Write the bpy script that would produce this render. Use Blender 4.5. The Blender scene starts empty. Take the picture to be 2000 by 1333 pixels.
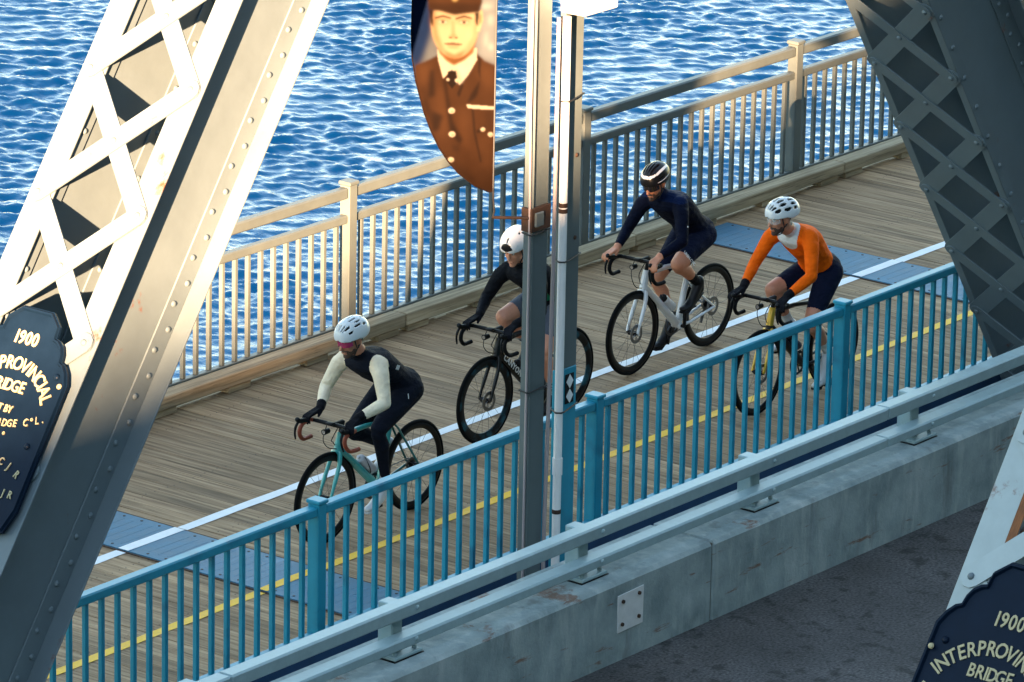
import bpy, bmesh, math, random
import numpy as np
from mathutils import Vector, Matrix, Quaternion
from mathutils.bvhtree import BVHTree
R = math.radians
random.seed(7); rng = np.random.default_rng(11)
SC = bpy.context.scene
COL = SC.collection

# ------------------------------------------------------------------ camera, sky, sun, exposure
FW = Vector((0.75659886, 0.58365686, -0.29479286))
RT0 = Vector((0.610803, -0.791783, 0.0)); UP0 = RT0.cross(FW)
ROLL = 0.0198
RT = math.cos(ROLL) * RT0 + math.sin(ROLL) * UP0
UP = -math.sin(ROLL) * RT0 + math.cos(ROLL) * UP0
cd = bpy.data.cameras.new('camera'); cam = bpy.data.objects.new('camera', cd); COL.objects.link(cam)
cam.matrix_world = Matrix(((RT.x, UP.x, -FW.x, -25.3604), (RT.y, UP.y, -FW.y, -23.4773), (RT.z, UP.z, -FW.z, 13.1917), (0, 0, 0, 1)))
cd.sensor_width = 36; cd.sensor_fit = 'HORIZONTAL'; cd.lens = 36 * 10993.7 / 2000
cd.clip_start = 0.5; cd.clip_end = 6000
SC.camera = cam

SUN_EL = 9.0; SUN_DIR = Vector((2.3, 1.0, 0)).normalized()          # direction the light travels, horizontally
SD = Vector((SUN_DIR.x * math.cos(R(SUN_EL)), SUN_DIR.y * math.cos(R(SUN_EL)), -math.sin(R(SUN_EL))))
W = bpy.data.worlds.new('World'); SC.world = W; W.use_nodes = True
nt = W.node_tree; nt.nodes.clear()
sky = nt.nodes.new('ShaderNodeTexSky'); sky.sky_type = 'NISHITA'; sky.sun_disc = False
sky.sun_elevation = R(SUN_EL); sky.sun_rotation = math.atan2(-SUN_DIR.x, -SUN_DIR.y)
sky.air_density = 1.0; sky.dust_density = 0.1; sky.ozone_density = 0.4
bg = nt.nodes.new('ShaderNodeBackground'); bg.inputs['Strength'].default_value = 0.068
wo = nt.nodes.new('ShaderNodeOutputWorld')
nt.links.new(sky.outputs[0], bg.inputs[0]); nt.links.new(bg.outputs[0], wo.inputs[0])
sl = bpy.data.lights.new('sun', 'SUN'); sl.energy = 5.0; sl.angle = R(0.53); sl.color = (1.0, 0.61, 0.34)
so = bpy.data.objects.new('sun', sl); COL.objects.link(so)
so.rotation_euler = SD.to_track_quat('-Z', 'Y').to_euler(); so.location = (-40, -20, 30)
SC.view_settings.view_transform = 'Standard'; SC.view_settings.look = 'None'
SC.view_settings.exposure = 3.5; SC.view_settings.gamma = 1.0
SC.render.engine = 'CYCLES'
SC.cycles.max_bounces = 4; SC.cycles.diffuse_bounces = 2; SC.cycles.glossy_bounces = 3; SC.cycles.transparent_max_bounces = 6; SC.cycles.caustics_reflective = False; SC.cycles.caustics_refractive = False

# ------------------------------------------------------------------ materials
MATS = {}
def nd(t, kind, **kw):
    n = t.nodes.new(kind)
    for k, v in kw.items(): setattr(n, k, v)
    return n
def mat(name, col, rough=0.5, metal=0.0, var=0.0, vscale=6.0, bump=0.0, bscale=60.0, rust=0.0, rust_scale=3.0,
        dirt=None, stretch=(1, 1, 1), objvar=0.0, spec=0.5, coat=0.0, bdist=.01, rustcol=(0.16, 0.05, 0.018)):
    if name in MATS: return MATS[name]
    m = bpy.data.materials.new(name); m.use_nodes = True; t = m.node_tree
    b = t.nodes['Principled BSDF']; L = t.links.new
    b.inputs['Roughness'].default_value = rough; b.inputs['Metallic'].default_value = metal
    b.inputs['Specular IOR Level'].default_value = spec; b.inputs['Coat Weight'].default_value = coat
    b.inputs['Base Color'].default_value = (*col, 1)
    tc0 = nd(t, 'ShaderNodeTexCoord'); oi_ = nd(t, 'ShaderNodeObjectInfo'); of = nd(t, 'ShaderNodeVectorMath', operation='SCALE'); of.inputs[0].default_value = (31, 47, 23)
    L(oi_.outputs['Random'], of.inputs['Scale']); tc = nd(t, 'ShaderNodeVectorMath', operation='ADD'); L(tc0.outputs['Object'], tc.inputs[0]); L(of.outputs[0], tc.inputs[1])
    mp = nd(t, 'ShaderNodeMapping'); mp.inputs['Scale'].default_value = stretch; L(tc.outputs[0], mp.inputs[0])
    cur = None
    def rgbmix(fac, a, c):
        x = nd(t, 'ShaderNodeMix', data_type='RGBA')
        if isinstance(fac, float): x.inputs[0].default_value = fac
        else: L(fac, x.inputs[0])
        if isinstance(a, tuple): x.inputs[6].default_value = (*a, 1)
        else: L(a, x.inputs[6])
        if isinstance(c, tuple): x.inputs[7].default_value = (*c, 1)
        else: L(c, x.inputs[7])
        return x.outputs[2]
    if var > 0:
        n = nd(t, 'ShaderNodeTexNoise'); n.inputs['Scale'].default_value = vscale; n.inputs['Detail'].default_value = 8
        n.inputs['Roughness'].default_value = 0.65; L(mp.outputs[0], n.inputs[0])
        lo = tuple(max(0, c * (1 - var)) for c in col); hi = tuple(min(1, c * (1 + var)) for c in col)
        mr = nd(t, 'ShaderNodeMapRange'); mr.inputs[1].default_value = .3; mr.inputs[2].default_value = .7; L(n.outputs[0], mr.inputs[0])
        cur = rgbmix(mr.outputs[0], lo, hi)
        rr = nd(t, 'ShaderNodeMapRange'); rr.inputs[3].default_value = max(.02, rough * .8); rr.inputs[4].default_value = min(1, rough * 1.25)
        L(n.outputs[0], rr.inputs[0]); L(rr.outputs[0], b.inputs['Roughness'])
    if objvar > 0:
        oi = nd(t, 'ShaderNodeObjectInfo'); mr = nd(t, 'ShaderNodeMapRange')
        mr.inputs[3].default_value = 1 - objvar; mr.inputs[4].default_value = 1 + objvar; L(oi.outputs['Random'], mr.inputs[0])
        x = nd(t, 'ShaderNodeVectorMath', operation='SCALE'); L(mr.outputs[0], x.inputs['Scale'])
        if cur is None: x.inputs[0].default_value = col
        else: L(cur, x.inputs[0])
        cur = x.outputs[0]
    if dirt:                       # (colour, threshold, scale, stretch)
        dc, th, ds, dst = dirt
        m2 = nd(t, 'ShaderNodeMapping'); m2.inputs['Scale'].default_value = dst; L(tc.outputs[0], m2.inputs[0])
        n = nd(t, 'ShaderNodeTexNoise'); n.inputs['Scale'].default_value = ds; n.inputs['Detail'].default_value = 6; L(m2.outputs[0], n.inputs[0])
        mr = nd(t, 'ShaderNodeMapRange'); mr.inputs[1].default_value = th; mr.inputs[2].default_value = th + .16; mr.inputs[4].default_value = .75; L(n.outputs[0], mr.inputs[0])
        cur = rgbmix(mr.outputs[0], cur if cur is not None else col, dc)
    if rust > 0:
        n = nd(t, 'ShaderNodeTexNoise'); n.inputs['Scale'].default_value = rust_scale; n.inputs['Detail'].default_value = 10; n.inputs['Roughness'].default_value = .7
        L(tc.outputs[0], n.inputs[0])
        mr = nd(t, 'ShaderNodeMapRange'); mr.inputs[1].default_value = 1 - rust; mr.inputs[2].default_value = 1 - rust + .07; L(n.outputs[0], mr.inputs[0])
        cur = rgbmix(mr.outputs[0], cur if cur is not None else col, rustcol)
    if cur is not None: L(cur, b.inputs['Base Color'])
    if bump > 0:
        n = nd(t, 'ShaderNodeTexNoise'); n.inputs['Scale'].default_value = bscale; n.inputs['Detail'].default_value = 5; L(mp.outputs[0], n.inputs[0])
        bp = nd(t, 'ShaderNodeBump'); bp.inputs['Strength'].default_value = bump; bp.inputs['Distance'].default_value = bdist
        L(n.outputs[0], bp.inputs['Height']); L(bp.outputs[0], b.inputs['Normal'])
    MATS[name] = m
    return m

def wood_mat(name, dark, mid, light, objvar=.22, along_x=False):
    m = bpy.data.materials.new(name); m.use_nodes = True; t = m.node_tree; L = t.links.new
    b = t.nodes['Principled BSDF']; b.inputs['Roughness'].default_value = .78; b.inputs['Specular IOR Level'].default_value = .3
    tc = nd(t, 'ShaderNodeTexCoord'); oi = nd(t, 'ShaderNodeObjectInfo')
    off = nd(t, 'ShaderNodeVectorMath', operation='SCALE'); off.inputs[0].default_value = (37, 91, 53); L(oi.outputs['Random'], off.inputs['Scale'])
    ad = nd(t, 'ShaderNodeVectorMath', operation='ADD'); L(tc.outputs['Object'], ad.inputs[0]); L(off.outputs[0], ad.inputs[1])
    def noise(scale, st, det=6, rough=.6):
        mp = nd(t, 'ShaderNodeMapping'); mp.inputs['Scale'].default_value = (st[1], st[0], st[2]) if along_x else st; L(ad.outputs[0], mp.inputs[0])
        n = nd(t, 'ShaderNodeTexNoise'); n.inputs['Scale'].default_value = scale; n.inputs['Detail'].default_value = det
        n.inputs['Roughness'].default_value = rough; L(mp.outputs[0], n.inputs[0]); return n
    n1 = noise(1.0, (34, 1.1, 30)); n2 = noise(1.0, (5, .8, 5)); n3 = noise(1.0, (80, 3.0, 60), 3)
    cr = nd(t, 'ShaderNodeValToRGB'); e = cr.color_ramp.elements
    e[0].position = .28; e[0].color = (*dark, 1); e[1].position = .72; e[1].color = (*light, 1)
    x = cr.color_ramp.elements.new(.5); x.color = (*mid, 1)
    L(n1.outputs[0], cr.inputs[0])
    mr = nd(t, 'ShaderNodeMapRange'); mr.inputs[1].default_value = .3; mr.inputs[2].default_value = .7; mr.inputs[3].default_value = .7; mr.inputs[4].default_value = 1.2
    L(n2.outputs[0], mr.inputs[0])
    mo = nd(t, 'ShaderNodeMapRange'); mo.inputs[3].default_value = 1 - objvar; mo.inputs[4].default_value = 1 + objvar; L(oi.outputs['Random'], mo.inputs[0])
    mu = nd(t, 'ShaderNodeMath', operation='MULTIPLY'); L(mr.outputs[0], mu.inputs[0]); L(mo.outputs[0], mu.inputs[1])
    cn = nd(t, 'ShaderNodeMapRange'); cn.inputs[1].default_value = .33; cn.inputs[2].default_value = .42; cn.inputs[3].default_value = .6; L(n3.outputs[0], cn.inputs[0])
    m2 = nd(t, 'ShaderNodeMath', operation='MULTIPLY'); L(mu.outputs[0], m2.inputs[0]); L(cn.outputs[0], m2.inputs[1])
    sc = nd(t, 'ShaderNodeVectorMath', operation='SCALE'); L(cr.outputs[0], sc.inputs[0]); L(m2.outputs[0], sc.inputs['Scale'])
    L(sc.outputs[0], b.inputs['Base Color'])
    bp = nd(t, 'ShaderNodeBump'); bp.inputs['Strength'].default_value = .5; bp.inputs['Distance'].default_value = .006
    L(n1.outputs[0], bp.inputs['Height']); L(bp.outputs[0], b.inputs['Normal'])
    return m

M = dict(
    steel=mat('truss_paint', (.122, .160, .178), .5, var=.10, vscale=2.5, bump=.12, bscale=14, rust=.365, rust_scale=2.3),
    steel_skylit=mat('truss_paint_skylit_rusty', (.36, .42, .42), .5, var=.12, vscale=3, bump=.12, bscale=14, rust=.40, rust_scale=2.0, stretch=(1, 1, 1)),  # same truss paint, lightened to stand in for brighter sky light; extra rust
    rail_f=mat('railing_paint', (.104, .124, .120), .45, var=.12, vscale=4, bump=.06, bscale=30, rust=.30, rust_scale=5),
    blue=mat('blue_paint', (.011, .255, .375), .38, var=.10, vscale=3.0, bump=.05, bscale=25, dirt=((.006, .11, .19), .55, 3.0, (1, 1, 1.2))),
    navy=mat('navy_fascia', (.012, .05, .12), .6, var=.2),
    galv=mat('galvanised', (.31, .43, .455), .45, metal=.1, var=.10, vscale=9, bump=.05, bscale=50),
    pole=mat('pole_paint', (.105, .132, .135), .5, var=.08, vscale=5, rust=.27, rust_scale=6),
    rusty=mat('rusty_steel', (.05, .024, .013), .8, var=.5, vscale=18, bump=.3),
    pvc=mat('white_pvc', (.80, .80, .79), .35, var=.04),
    cable=mat('grey_cable', (.36, .30, .30), .6),
    black=mat('black_plastic', (.006, .006, .007), .5, spec=.2),
    strap=mat('black_strap', (.015, .014, .014), .6),
    white=mat('white_panel', (.80, .80, .78), .4, var=.06, rust=.22),
    plate=mat('cover_plate_blue', (.012, .125, .215), .5, var=.22, vscale=3, stretch=(1, 1, 1), bump=.15, bscale=40, dirt=((.05, .19, .32), .60, 5.0, (.5, 3, 1))),
    pwhite=mat('white_line_paint', (.84, .85, .84), .6, var=.08, vscale=10, dirt=((.45, .42, .36), .70, 9, (.6, 3, 1))),
    pyellow=mat('yellow_line_paint', (1.0, .53, .02), .6, var=.10, vscale=12, dirt=((.45, .34, .12), .68, 10, (.6, 3, 1))),
    wood=wood_mat('deck_wood', (.165, .104, .056), (.345, .224, .124), (.50, .35, .205), .22),
    kerbw=wood_mat('kerb_wood', (.20, .155, .09), (.38, .30, .19), (.52, .43, .29), .12, True),
    plaque=mat('plaque_blue', (.003, .010, .024), .42, var=.15, vscale=6, bump=.1, bscale=30, spec=.12),
    gold=mat('cream_lettering', (.42, .36, .20), .5, var=.12, vscale=30),
    tyre=mat('tyre', (.005, .005, .005), .8, var=.2, vscale=30, spec=.12),
    rim=mat('black_rim', (.004, .004, .005), .4, spec=.25),
    chrome=mat('silver_metal', (.55, .55, .56), .25, metal=.9),
    tape=mat('brown_bar_tape', (.30, .055, .022), .6, var=.15, vscale=40),
    btape=mat('black_bar_tape', (.006, .006, .007), .7, spec=.15),
)
# ------------------------------------------------------------------ mesh helpers
class MB:
    def __init__(s): s.v = []; s.f = []
    def add(s, vs, fs, Mx=None):
        o = len(s.v)
        s.v += [tuple(Mx @ Vector(p)) if Mx is not None else tuple(p) for p in vs]
        s.f += [tuple(i + o for i in q) for q in fs]; return s
    def box(s, x0, x1, y0, y1, z0, z1, Mx=None):
        return s.add([(x0, y0, z0), (x1, y0, z0), (x1, y1, z0), (x0, y1, z0), (x0, y0, z1), (x1, y0, z1), (x1, y1, z1), (x0, y1, z1)],
                     [(0, 3, 2, 1), (4, 5, 6, 7), (0, 1, 5, 4), (1, 2, 6, 5), (2, 3, 7, 6), (3, 0, 4, 7)], Mx)
    def cbox(s, x0, x1, y0, y1, z0, z1, c=.005, Mx=None):
        P = []
        for sx, X in ((1, x0), (-1, x1)):
            for sy, Y in ((1, y0), (-1, y1)):
                for sz, Z in ((1, z0), (-1, z1)):
                    P += [(X + sx * c, Y + sy * c, Z), (X + sx * c, Y, Z + sz * c), (X, Y + sy * c, Z + sz * c)]
        return s.hull(P, Mx)
    def hull(s, pts, Mx=None):
        bm = bmesh.new()
        for p in pts: bm.verts.new(p)
        r = bmesh.ops.convex_hull(bm, input=bm.verts)
        dl = [g for g in r['geom_interior'] if isinstance(g, bmesh.types.BMVert)] + [g for g in r['geom_unused'] if isinstance(g, bmesh.types.BMVert)]
        if dl: bmesh.ops.delete(bm, geom=list(set(dl)), context='VERTS')
        bmesh.ops.dissolve_limit(bm, angle_limit=.01, verts=bm.verts, edges=bm.edges)
        bm.verts.index_update()
        s.add([v.co.copy() for v in bm.verts], [[v.index for v in f.verts] for f in bm.faces], Mx); bm.free(); return s
    def tube(s, pts, rad, n=10, cap=True, flat=None):
        pts = [Vector(p) for p in pts]
        rad = rad if isinstance(rad, (list, tuple)) else [rad] * len(pts)
        vs = []; fs = []; prev = None
        for i, p in enumerate(pts):
            d = (pts[min(i + 1, len(pts) - 1)] - pts[max(i - 1, 0)]).normalized()
            if prev is None:
                a = Vector((0, 0, 1)) if abs(d.z) < .9 else Vector((0, 1, 0))
                u = d.cross(a).normalized()
            else:
                u = (prev - d * prev.dot(d)).normalized()
            prev = u; w = d.cross(u)
            for k in range(n):
                t = 2 * math.pi * k / n
                q = u * math.cos(t) * rad[i] + w * math.sin(t) * rad[i]
                if flat: q = Vector((q.x * flat[0], q.y * flat[1], q.z * flat[2]))
                vs.append(p + q)
        for i in range(len(pts) - 1):
            for k in range(n):
                a = i * n + k; b2 = i * n + (k + 1) % n
                fs.append((a, b2, b2 + n, a + n))
        if cap: fs.append(tuple(range(n))[::-1]); fs.append(tuple((len(pts) - 1) * n + k for k in range(n)))
        return s.add(vs, fs)
    def torus(s, c, Rr, prof, n=56):            # wheel ring in the XZ plane; prof = [(dr, dy)]
        vs = []; fs = []; m = len(prof)
        for i in range(n):
            t = 2 * math.pi * i / n
            for dr, dy in prof: vs.append((c[0] + (Rr + dr) * math.cos(t), c[1] + dy, c[2] + (Rr + dr) * math.sin(t)))
        for i in range(n):
            for k in range(m):
                a = i * m + k; b2 = i * m + (k + 1) % m; j = ((i + 1) % n) * m
                fs.append((a, b2, j + (k + 1) % m, j + k))
        return s.add(vs, fs)
    def sphere(s, c, r, nu=14, nv=8):
        r = r if isinstance(r, (tuple, list)) else (r, r, r)
        vs = [(c[0], c[1], c[2] + r[2])]; fs = []
        for j in range(1, nv):
            p = math.pi * j / nv
            for i in range(nu):
                t = 2 * math.pi * i / nu
                vs.append((c[0] + r[0] * math.sin(p) * math.cos(t), c[1] + r[1] * math.sin(p) * math.sin(t), c[2] + r[2] * math.cos(p)))
        vs.append((c[0], c[1], c[2] - r[2])); e = len(vs) - 1
        for i in range(nu):
            fs.append((0, 1 + i, 1 + (i + 1) % nu)); b2 = 1 + (nv - 2) * nu
            fs.append((e, b2 + (i + 1) % nu, b2 + i))
            for j in range(nv - 2):
                a = 1 + j * nu + i; c2 = 1 + j * nu + (i + 1) % nu
                fs.append((a, a + nu, c2 + nu, c2))
        return s.add(vs, fs)
    def mesh(s, name, m=None, smooth=False):
        me = bpy.data.meshes.new(name); me.from_pydata(s.v, [], s.f); me.validate()
        bm = bmesh.new(); bm.from_mesh(me); bmesh.ops.recalc_face_normals(bm, faces=bm.faces); bm.to_mesh(me); bm.free()
        if m: me.materials.append(m)
        if smooth:
            me.shade_smooth()
            try: me.set_sharp_from_angle(angle=R(smooth if smooth > 1 else 40))
            except Exception: pass
        return me
def root(name, loc, label, cat, group=None, rot=None):
    o = bpy.data.objects.new(name, None); o.empty_display_size = .2; COL.objects.link(o); o.location = loc
    if rot: o.rotation_euler = rot
    WORLD[o.name] = Matrix.LocRotScale(Vector(loc), o.rotation_euler, None)
    return tag(o, label, cat, group)
def tag(o, label, cat, group=None):
    o['label'] = label; o['category'] = cat
    if group: o['group'] = group
    return o
def part(name, me, parent=None, Mx=None, local=False):
    o = bpy.data.objects.new(name, me); COL.objects.link(o)
    if Mx is not None: o.matrix_basis = Mx
    w = o.matrix_basis.copy()
    if parent is not None:
        o.parent = parent; pw = WORLD[parent.name]
        if local: w = pw @ w
        else: o.matrix_parent_inverse = pw.inverted()
    WORLD[o.name] = w
    return o
WORLD = {}
def T(x, y, z): return Matrix.Translation((x, y, z))
def frame(o, X, Y, Z):
    X, Y, Z = Vector(X), Vector(Y), Vector(Z)
    return Matrix(((X.x, Y.x, Z.x, o[0]), (X.y, Y.y, Z.y, o[1]), (X.z, Y.z, Z.z, o[2]), (0, 0, 0, 1)))
TS = bpy.data.scenes.new('scratch'); TXT = {}
def evaluated(o):
    TS.collection.objects.link(o); vl = TS.view_layers[0]; vl.update()
    return bpy.data.meshes.new_from_object(o.evaluated_get(vl.depsgraph))
def text_mesh(s, size, m, depth=.004, align='CENTER', bold=0.0, space=1.0):
    key = (s, size, m.name, depth, bold, space)
    if key in TXT: return TXT[key]
    c = bpy.data.curves.new('lettering', 'FONT'); c.body = s; c.size = size; c.extrude = depth; c.align_x = align; c.align_y = 'CENTER'
    c.offset = bold; c.resolution_u = 3; c.space_character = space
    o = bpy.data.objects.new('tmp', c); me = evaluated(o)
    bpy.data.objects.remove(o); bpy.data.curves.remove(c)
    me.materials.clear(); me.materials.append(m); TXT[key] = me; return me

# ------------------------------------------------------------------ SETTING: water
def build_water():
    x0, x1, y0, y1, st = 32.0, 70.0, 24.0, 49.0, .052
    nx = int((x1 - x0) / st); ny = int((y1 - y0) / st)
    X, Y = np.meshgrid(np.linspace(x0, x1, nx), np.linspace(y0, y1, ny), indexing='ij')
    Z = np.zeros_like(X); r = np.random.default_rng(5)
    mod = np.zeros_like(X)
    for _ in range(7):
        a = r.uniform(0, 6.28); k = r.uniform(.4, 1.3); mod += np.sin(k * (X * np.cos(a) + Y * np.sin(a)) + r.uniform(0, 6.28))
    mod = 1 + .30 * mod / 1.9
    base = math.atan2(.62, .80)
    for i in range(90):
        lam = math.exp(r.uniform(math.log(.17), math.log(.75))); k = 2 * math.pi / lam
        a = base + r.normal(0, .62); amp = .0060 * lam ** 1.0 * (1.0 if lam > .25 else .7)
        ph = k * (X * math.cos(a) + Y * math.sin(a)) + r.uniform(0, 6.28) + .9 * np.sin(.8 * (X * math.sin(a) - Y * math.cos(a)) + r.uniform(0, 6))
        Z += amp * (np.sin(ph) + .25 * np.sin(2 * ph + 1.3))
    Z *= mod
    f = np.clip(np.minimum.reduce([X - x0, x1 - X, Y - y0, y1 - Y]) / 2.0, 0, 1); Z = Z * f
    V = np.stack([X, Y, Z], -1).reshape(-1, 3)
    I = np.arange(nx * ny).reshape(nx, ny)
    F = np.stack([I[:-1, :-1], I[1:, :-1], I[1:, 1:], I[:-1, 1:]], -1).reshape(-1, 4)
    B = 3000.0; n0 = len(V)
    xs = [-B, x0, x1, B]; ys = [-B, y0, y1, B]
    ov = [(a, b2, 0) for a in xs for b2 in ys]; of = []
    for i in range(3):
        for j in range(3):
            if i == 1 and j == 1: continue
            q = n0 + i * 4 + j; of.append((q, q + 4, q + 5, q + 1))
    V = np.vstack([V, np.array(ov)]); F = np.vstack([F, np.array(of)])
    me = bpy.data.meshes.new('water'); me.vertices.add(len(V)); me.vertices.foreach_set('co', V.astype(np.float32).ravel())
    me.loops.add(F.size); me.loops.foreach_set('vertex_index', F.astype(np.int32).ravel())
    me.polygons.add(len(F)); me.polygons.foreach_set('loop_start', np.arange(0, F.size, 4, dtype=np.int32))
    me.polygons.foreach_set('loop_total', np.full(len(F), 4, dtype=np.int32)); me.update(calc_edges=True); me.shade_smooth()
    m = bpy.data.materials.new('river_water'); m.use_nodes = True; t = m.node_tree; L = t.links.new; b = t.nodes['Principled BSDF']
    b.inputs['Base Color'].default_value = (.002, .135, .285, 1); b.inputs['Roughness'].default_value = .10; b.inputs['IOR'].default_value = 1.333; b.inputs['Specular IOR Level'].default_value = .24
    tc = nd(t, 'ShaderNodeTexCoord'); mp = nd(t, 'ShaderNodeMapping'); mp.inputs['Rotation'].default_value = (0, 0, -base); mp.inputs['Scale'].default_value = (1, .45, 1)
    L(tc.outputs['Object'], mp.inputs[0])
    n1 = nd(t, 'ShaderNodeTexNoise'); n1.inputs['Scale'].default_value = 13.0; n1.inputs['Detail'].default_value = 4; n1.inputs['Roughness'].default_value = .55; L(mp.outputs[0], n1.inputs[0])
    bp = nd(t, 'ShaderNodeBump'); bp.inputs['Strength'].default_value = .75; bp.inputs['Distance'].default_value = .018
    L(n1.outputs[0], bp.inputs['Height']); L(bp.outputs[0], b.inputs['Normal'])
    me.materials.append(m)
    o = part('water', me, Mx=T(0, 0, -12)); o['kind'] = 'structure'
    o['label'] = 'choppy blue river water under the bridge'
build_water()

# unseen rise added to shade the deck and block low sky glow
def build_sun_blocker():
    e1 = Vector((SD.y, -SD.x, 0)).normalized(); e2 = e1.cross(SD)
    if e2.z < 0: e2 = -e2
    dist = 88.0
    def ridge(l):
        pts = [(-60, 34), (-26, 26), (-14, 14), (-9, 4), (-6, .4), (-4, .9), (-2, 1.35), (-1.4, 1.45), (-.95, 1.47), (-.63, 1.58), (-.32, 1.76), (-.02, 2.1), (.3, 2.3), (.8, 2.5), (1.15, 2.62), (1.35, 2.85), (1.55, 2.98), (1.8, 2.9), (1.95, 3.05), (2.05, 3.25), (2.2, 3.45), (2.45, 3.5), (2.68, 3.5), (2.85, 3.65), (3.3, 4.0), (4.0, 4.8), (4.5, 5.0), (5.1, 5.4), (6.5, 7.0), (9, 11), (14, 19), (26, 30), (60, 38)]
        for (a, b2), (c, d2) in zip(pts, pts[1:]):
            if a <= l <= c: return b2 + (d2 - b2) * (l - a) / (c - a)
        return pts[-1][1]
    ls = sorted(set([round(-60 + i * 2.5, 3) for i in range(49)] + [round(-5 + i * .1, 3) for i in range(110)]))
    us = [0, .04, .1, .2, .35, .55, .8, 1.0]
    vs = []; fs = []; rr = random.Random(3)
    for l in ls:
        h = ridge(l); top = e1 * l + e2 * h - SD * dist
        hd = Vector((SUN_DIR.x, SUN_DIR.y, 0))
        prof = []
        for sgn, rng_ in ((1, list(reversed(us))), (-1, us[1:])):
            for u in rng_:
                z = top.z + (-13.0 - top.z) * (u ** .75)
                w = u * (30 if sgn > 0 else 60)
                jit = 0 if u == 0 else rr.uniform(-.5, .5) * min(1, u * 4)
                prof.append((top.x + hd.x * w * sgn, top.y + hd.y * w * sgn, z + jit if u < 1 else z))
        vs += prof
    n = 2 * len(us) - 1
    for i in range(len(ls) - 1):
        for k in range(n - 1):
            a = i * n + k; fs.append((a, a + 1, a + n + 1, a + n))
    b = MB(); b.v = vs; b.f = fs
    o = part('sun_blocker', b.mesh('sun_blocker', mat('sun_blocker_rock', (.07, .085, .05), .9, var=.4, vscale=.4, bump=.6, bscale=2)))
    o['kind'] = 'structure'; o['label'] = 'unseen rise added behind the viewpoint to shade the deck'
build_sun_blocker()
def build_sky_blocker():  # unseen rock wall added to block sky light from the road side
    rr = random.Random(9); nx, ny = 60, 16; vs = []; fs = []
    for i in range(nx + 1):
        x = -22 + 130 * i / nx
        for j in range(ny + 1):
            u = j / ny; y = -28 - 46 * u + rr.uniform(-.8, .8)
            z = -12.5 + 46 * min(1, u * 3.4) ** .8 + (rr.uniform(-1.2, 1.2) if j else 0)
            k = min(1, max(0, (x + 22) / 7)); vs.append((x, y, -12.5 + (z + 12.5) * k))
    for i in range(nx):
        for j in range(ny): a = i * (ny + 1) + j; fs.append((a, a + 1, a + ny + 2, a + ny + 1))
    b = MB(); b.v = vs; b.f = fs
    o = part('sky_blocker', b.mesh('sky_blocker', mat('sky_blocker_rock', (.05, .06, .035), .9, var=.4, vscale=.4, bump=.6, bscale=2)))
    o['kind'] = 'structure'; o['label'] = 'unseen rock wall added beside the viewpoint to block sky light'
build_sky_blocker()

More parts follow.
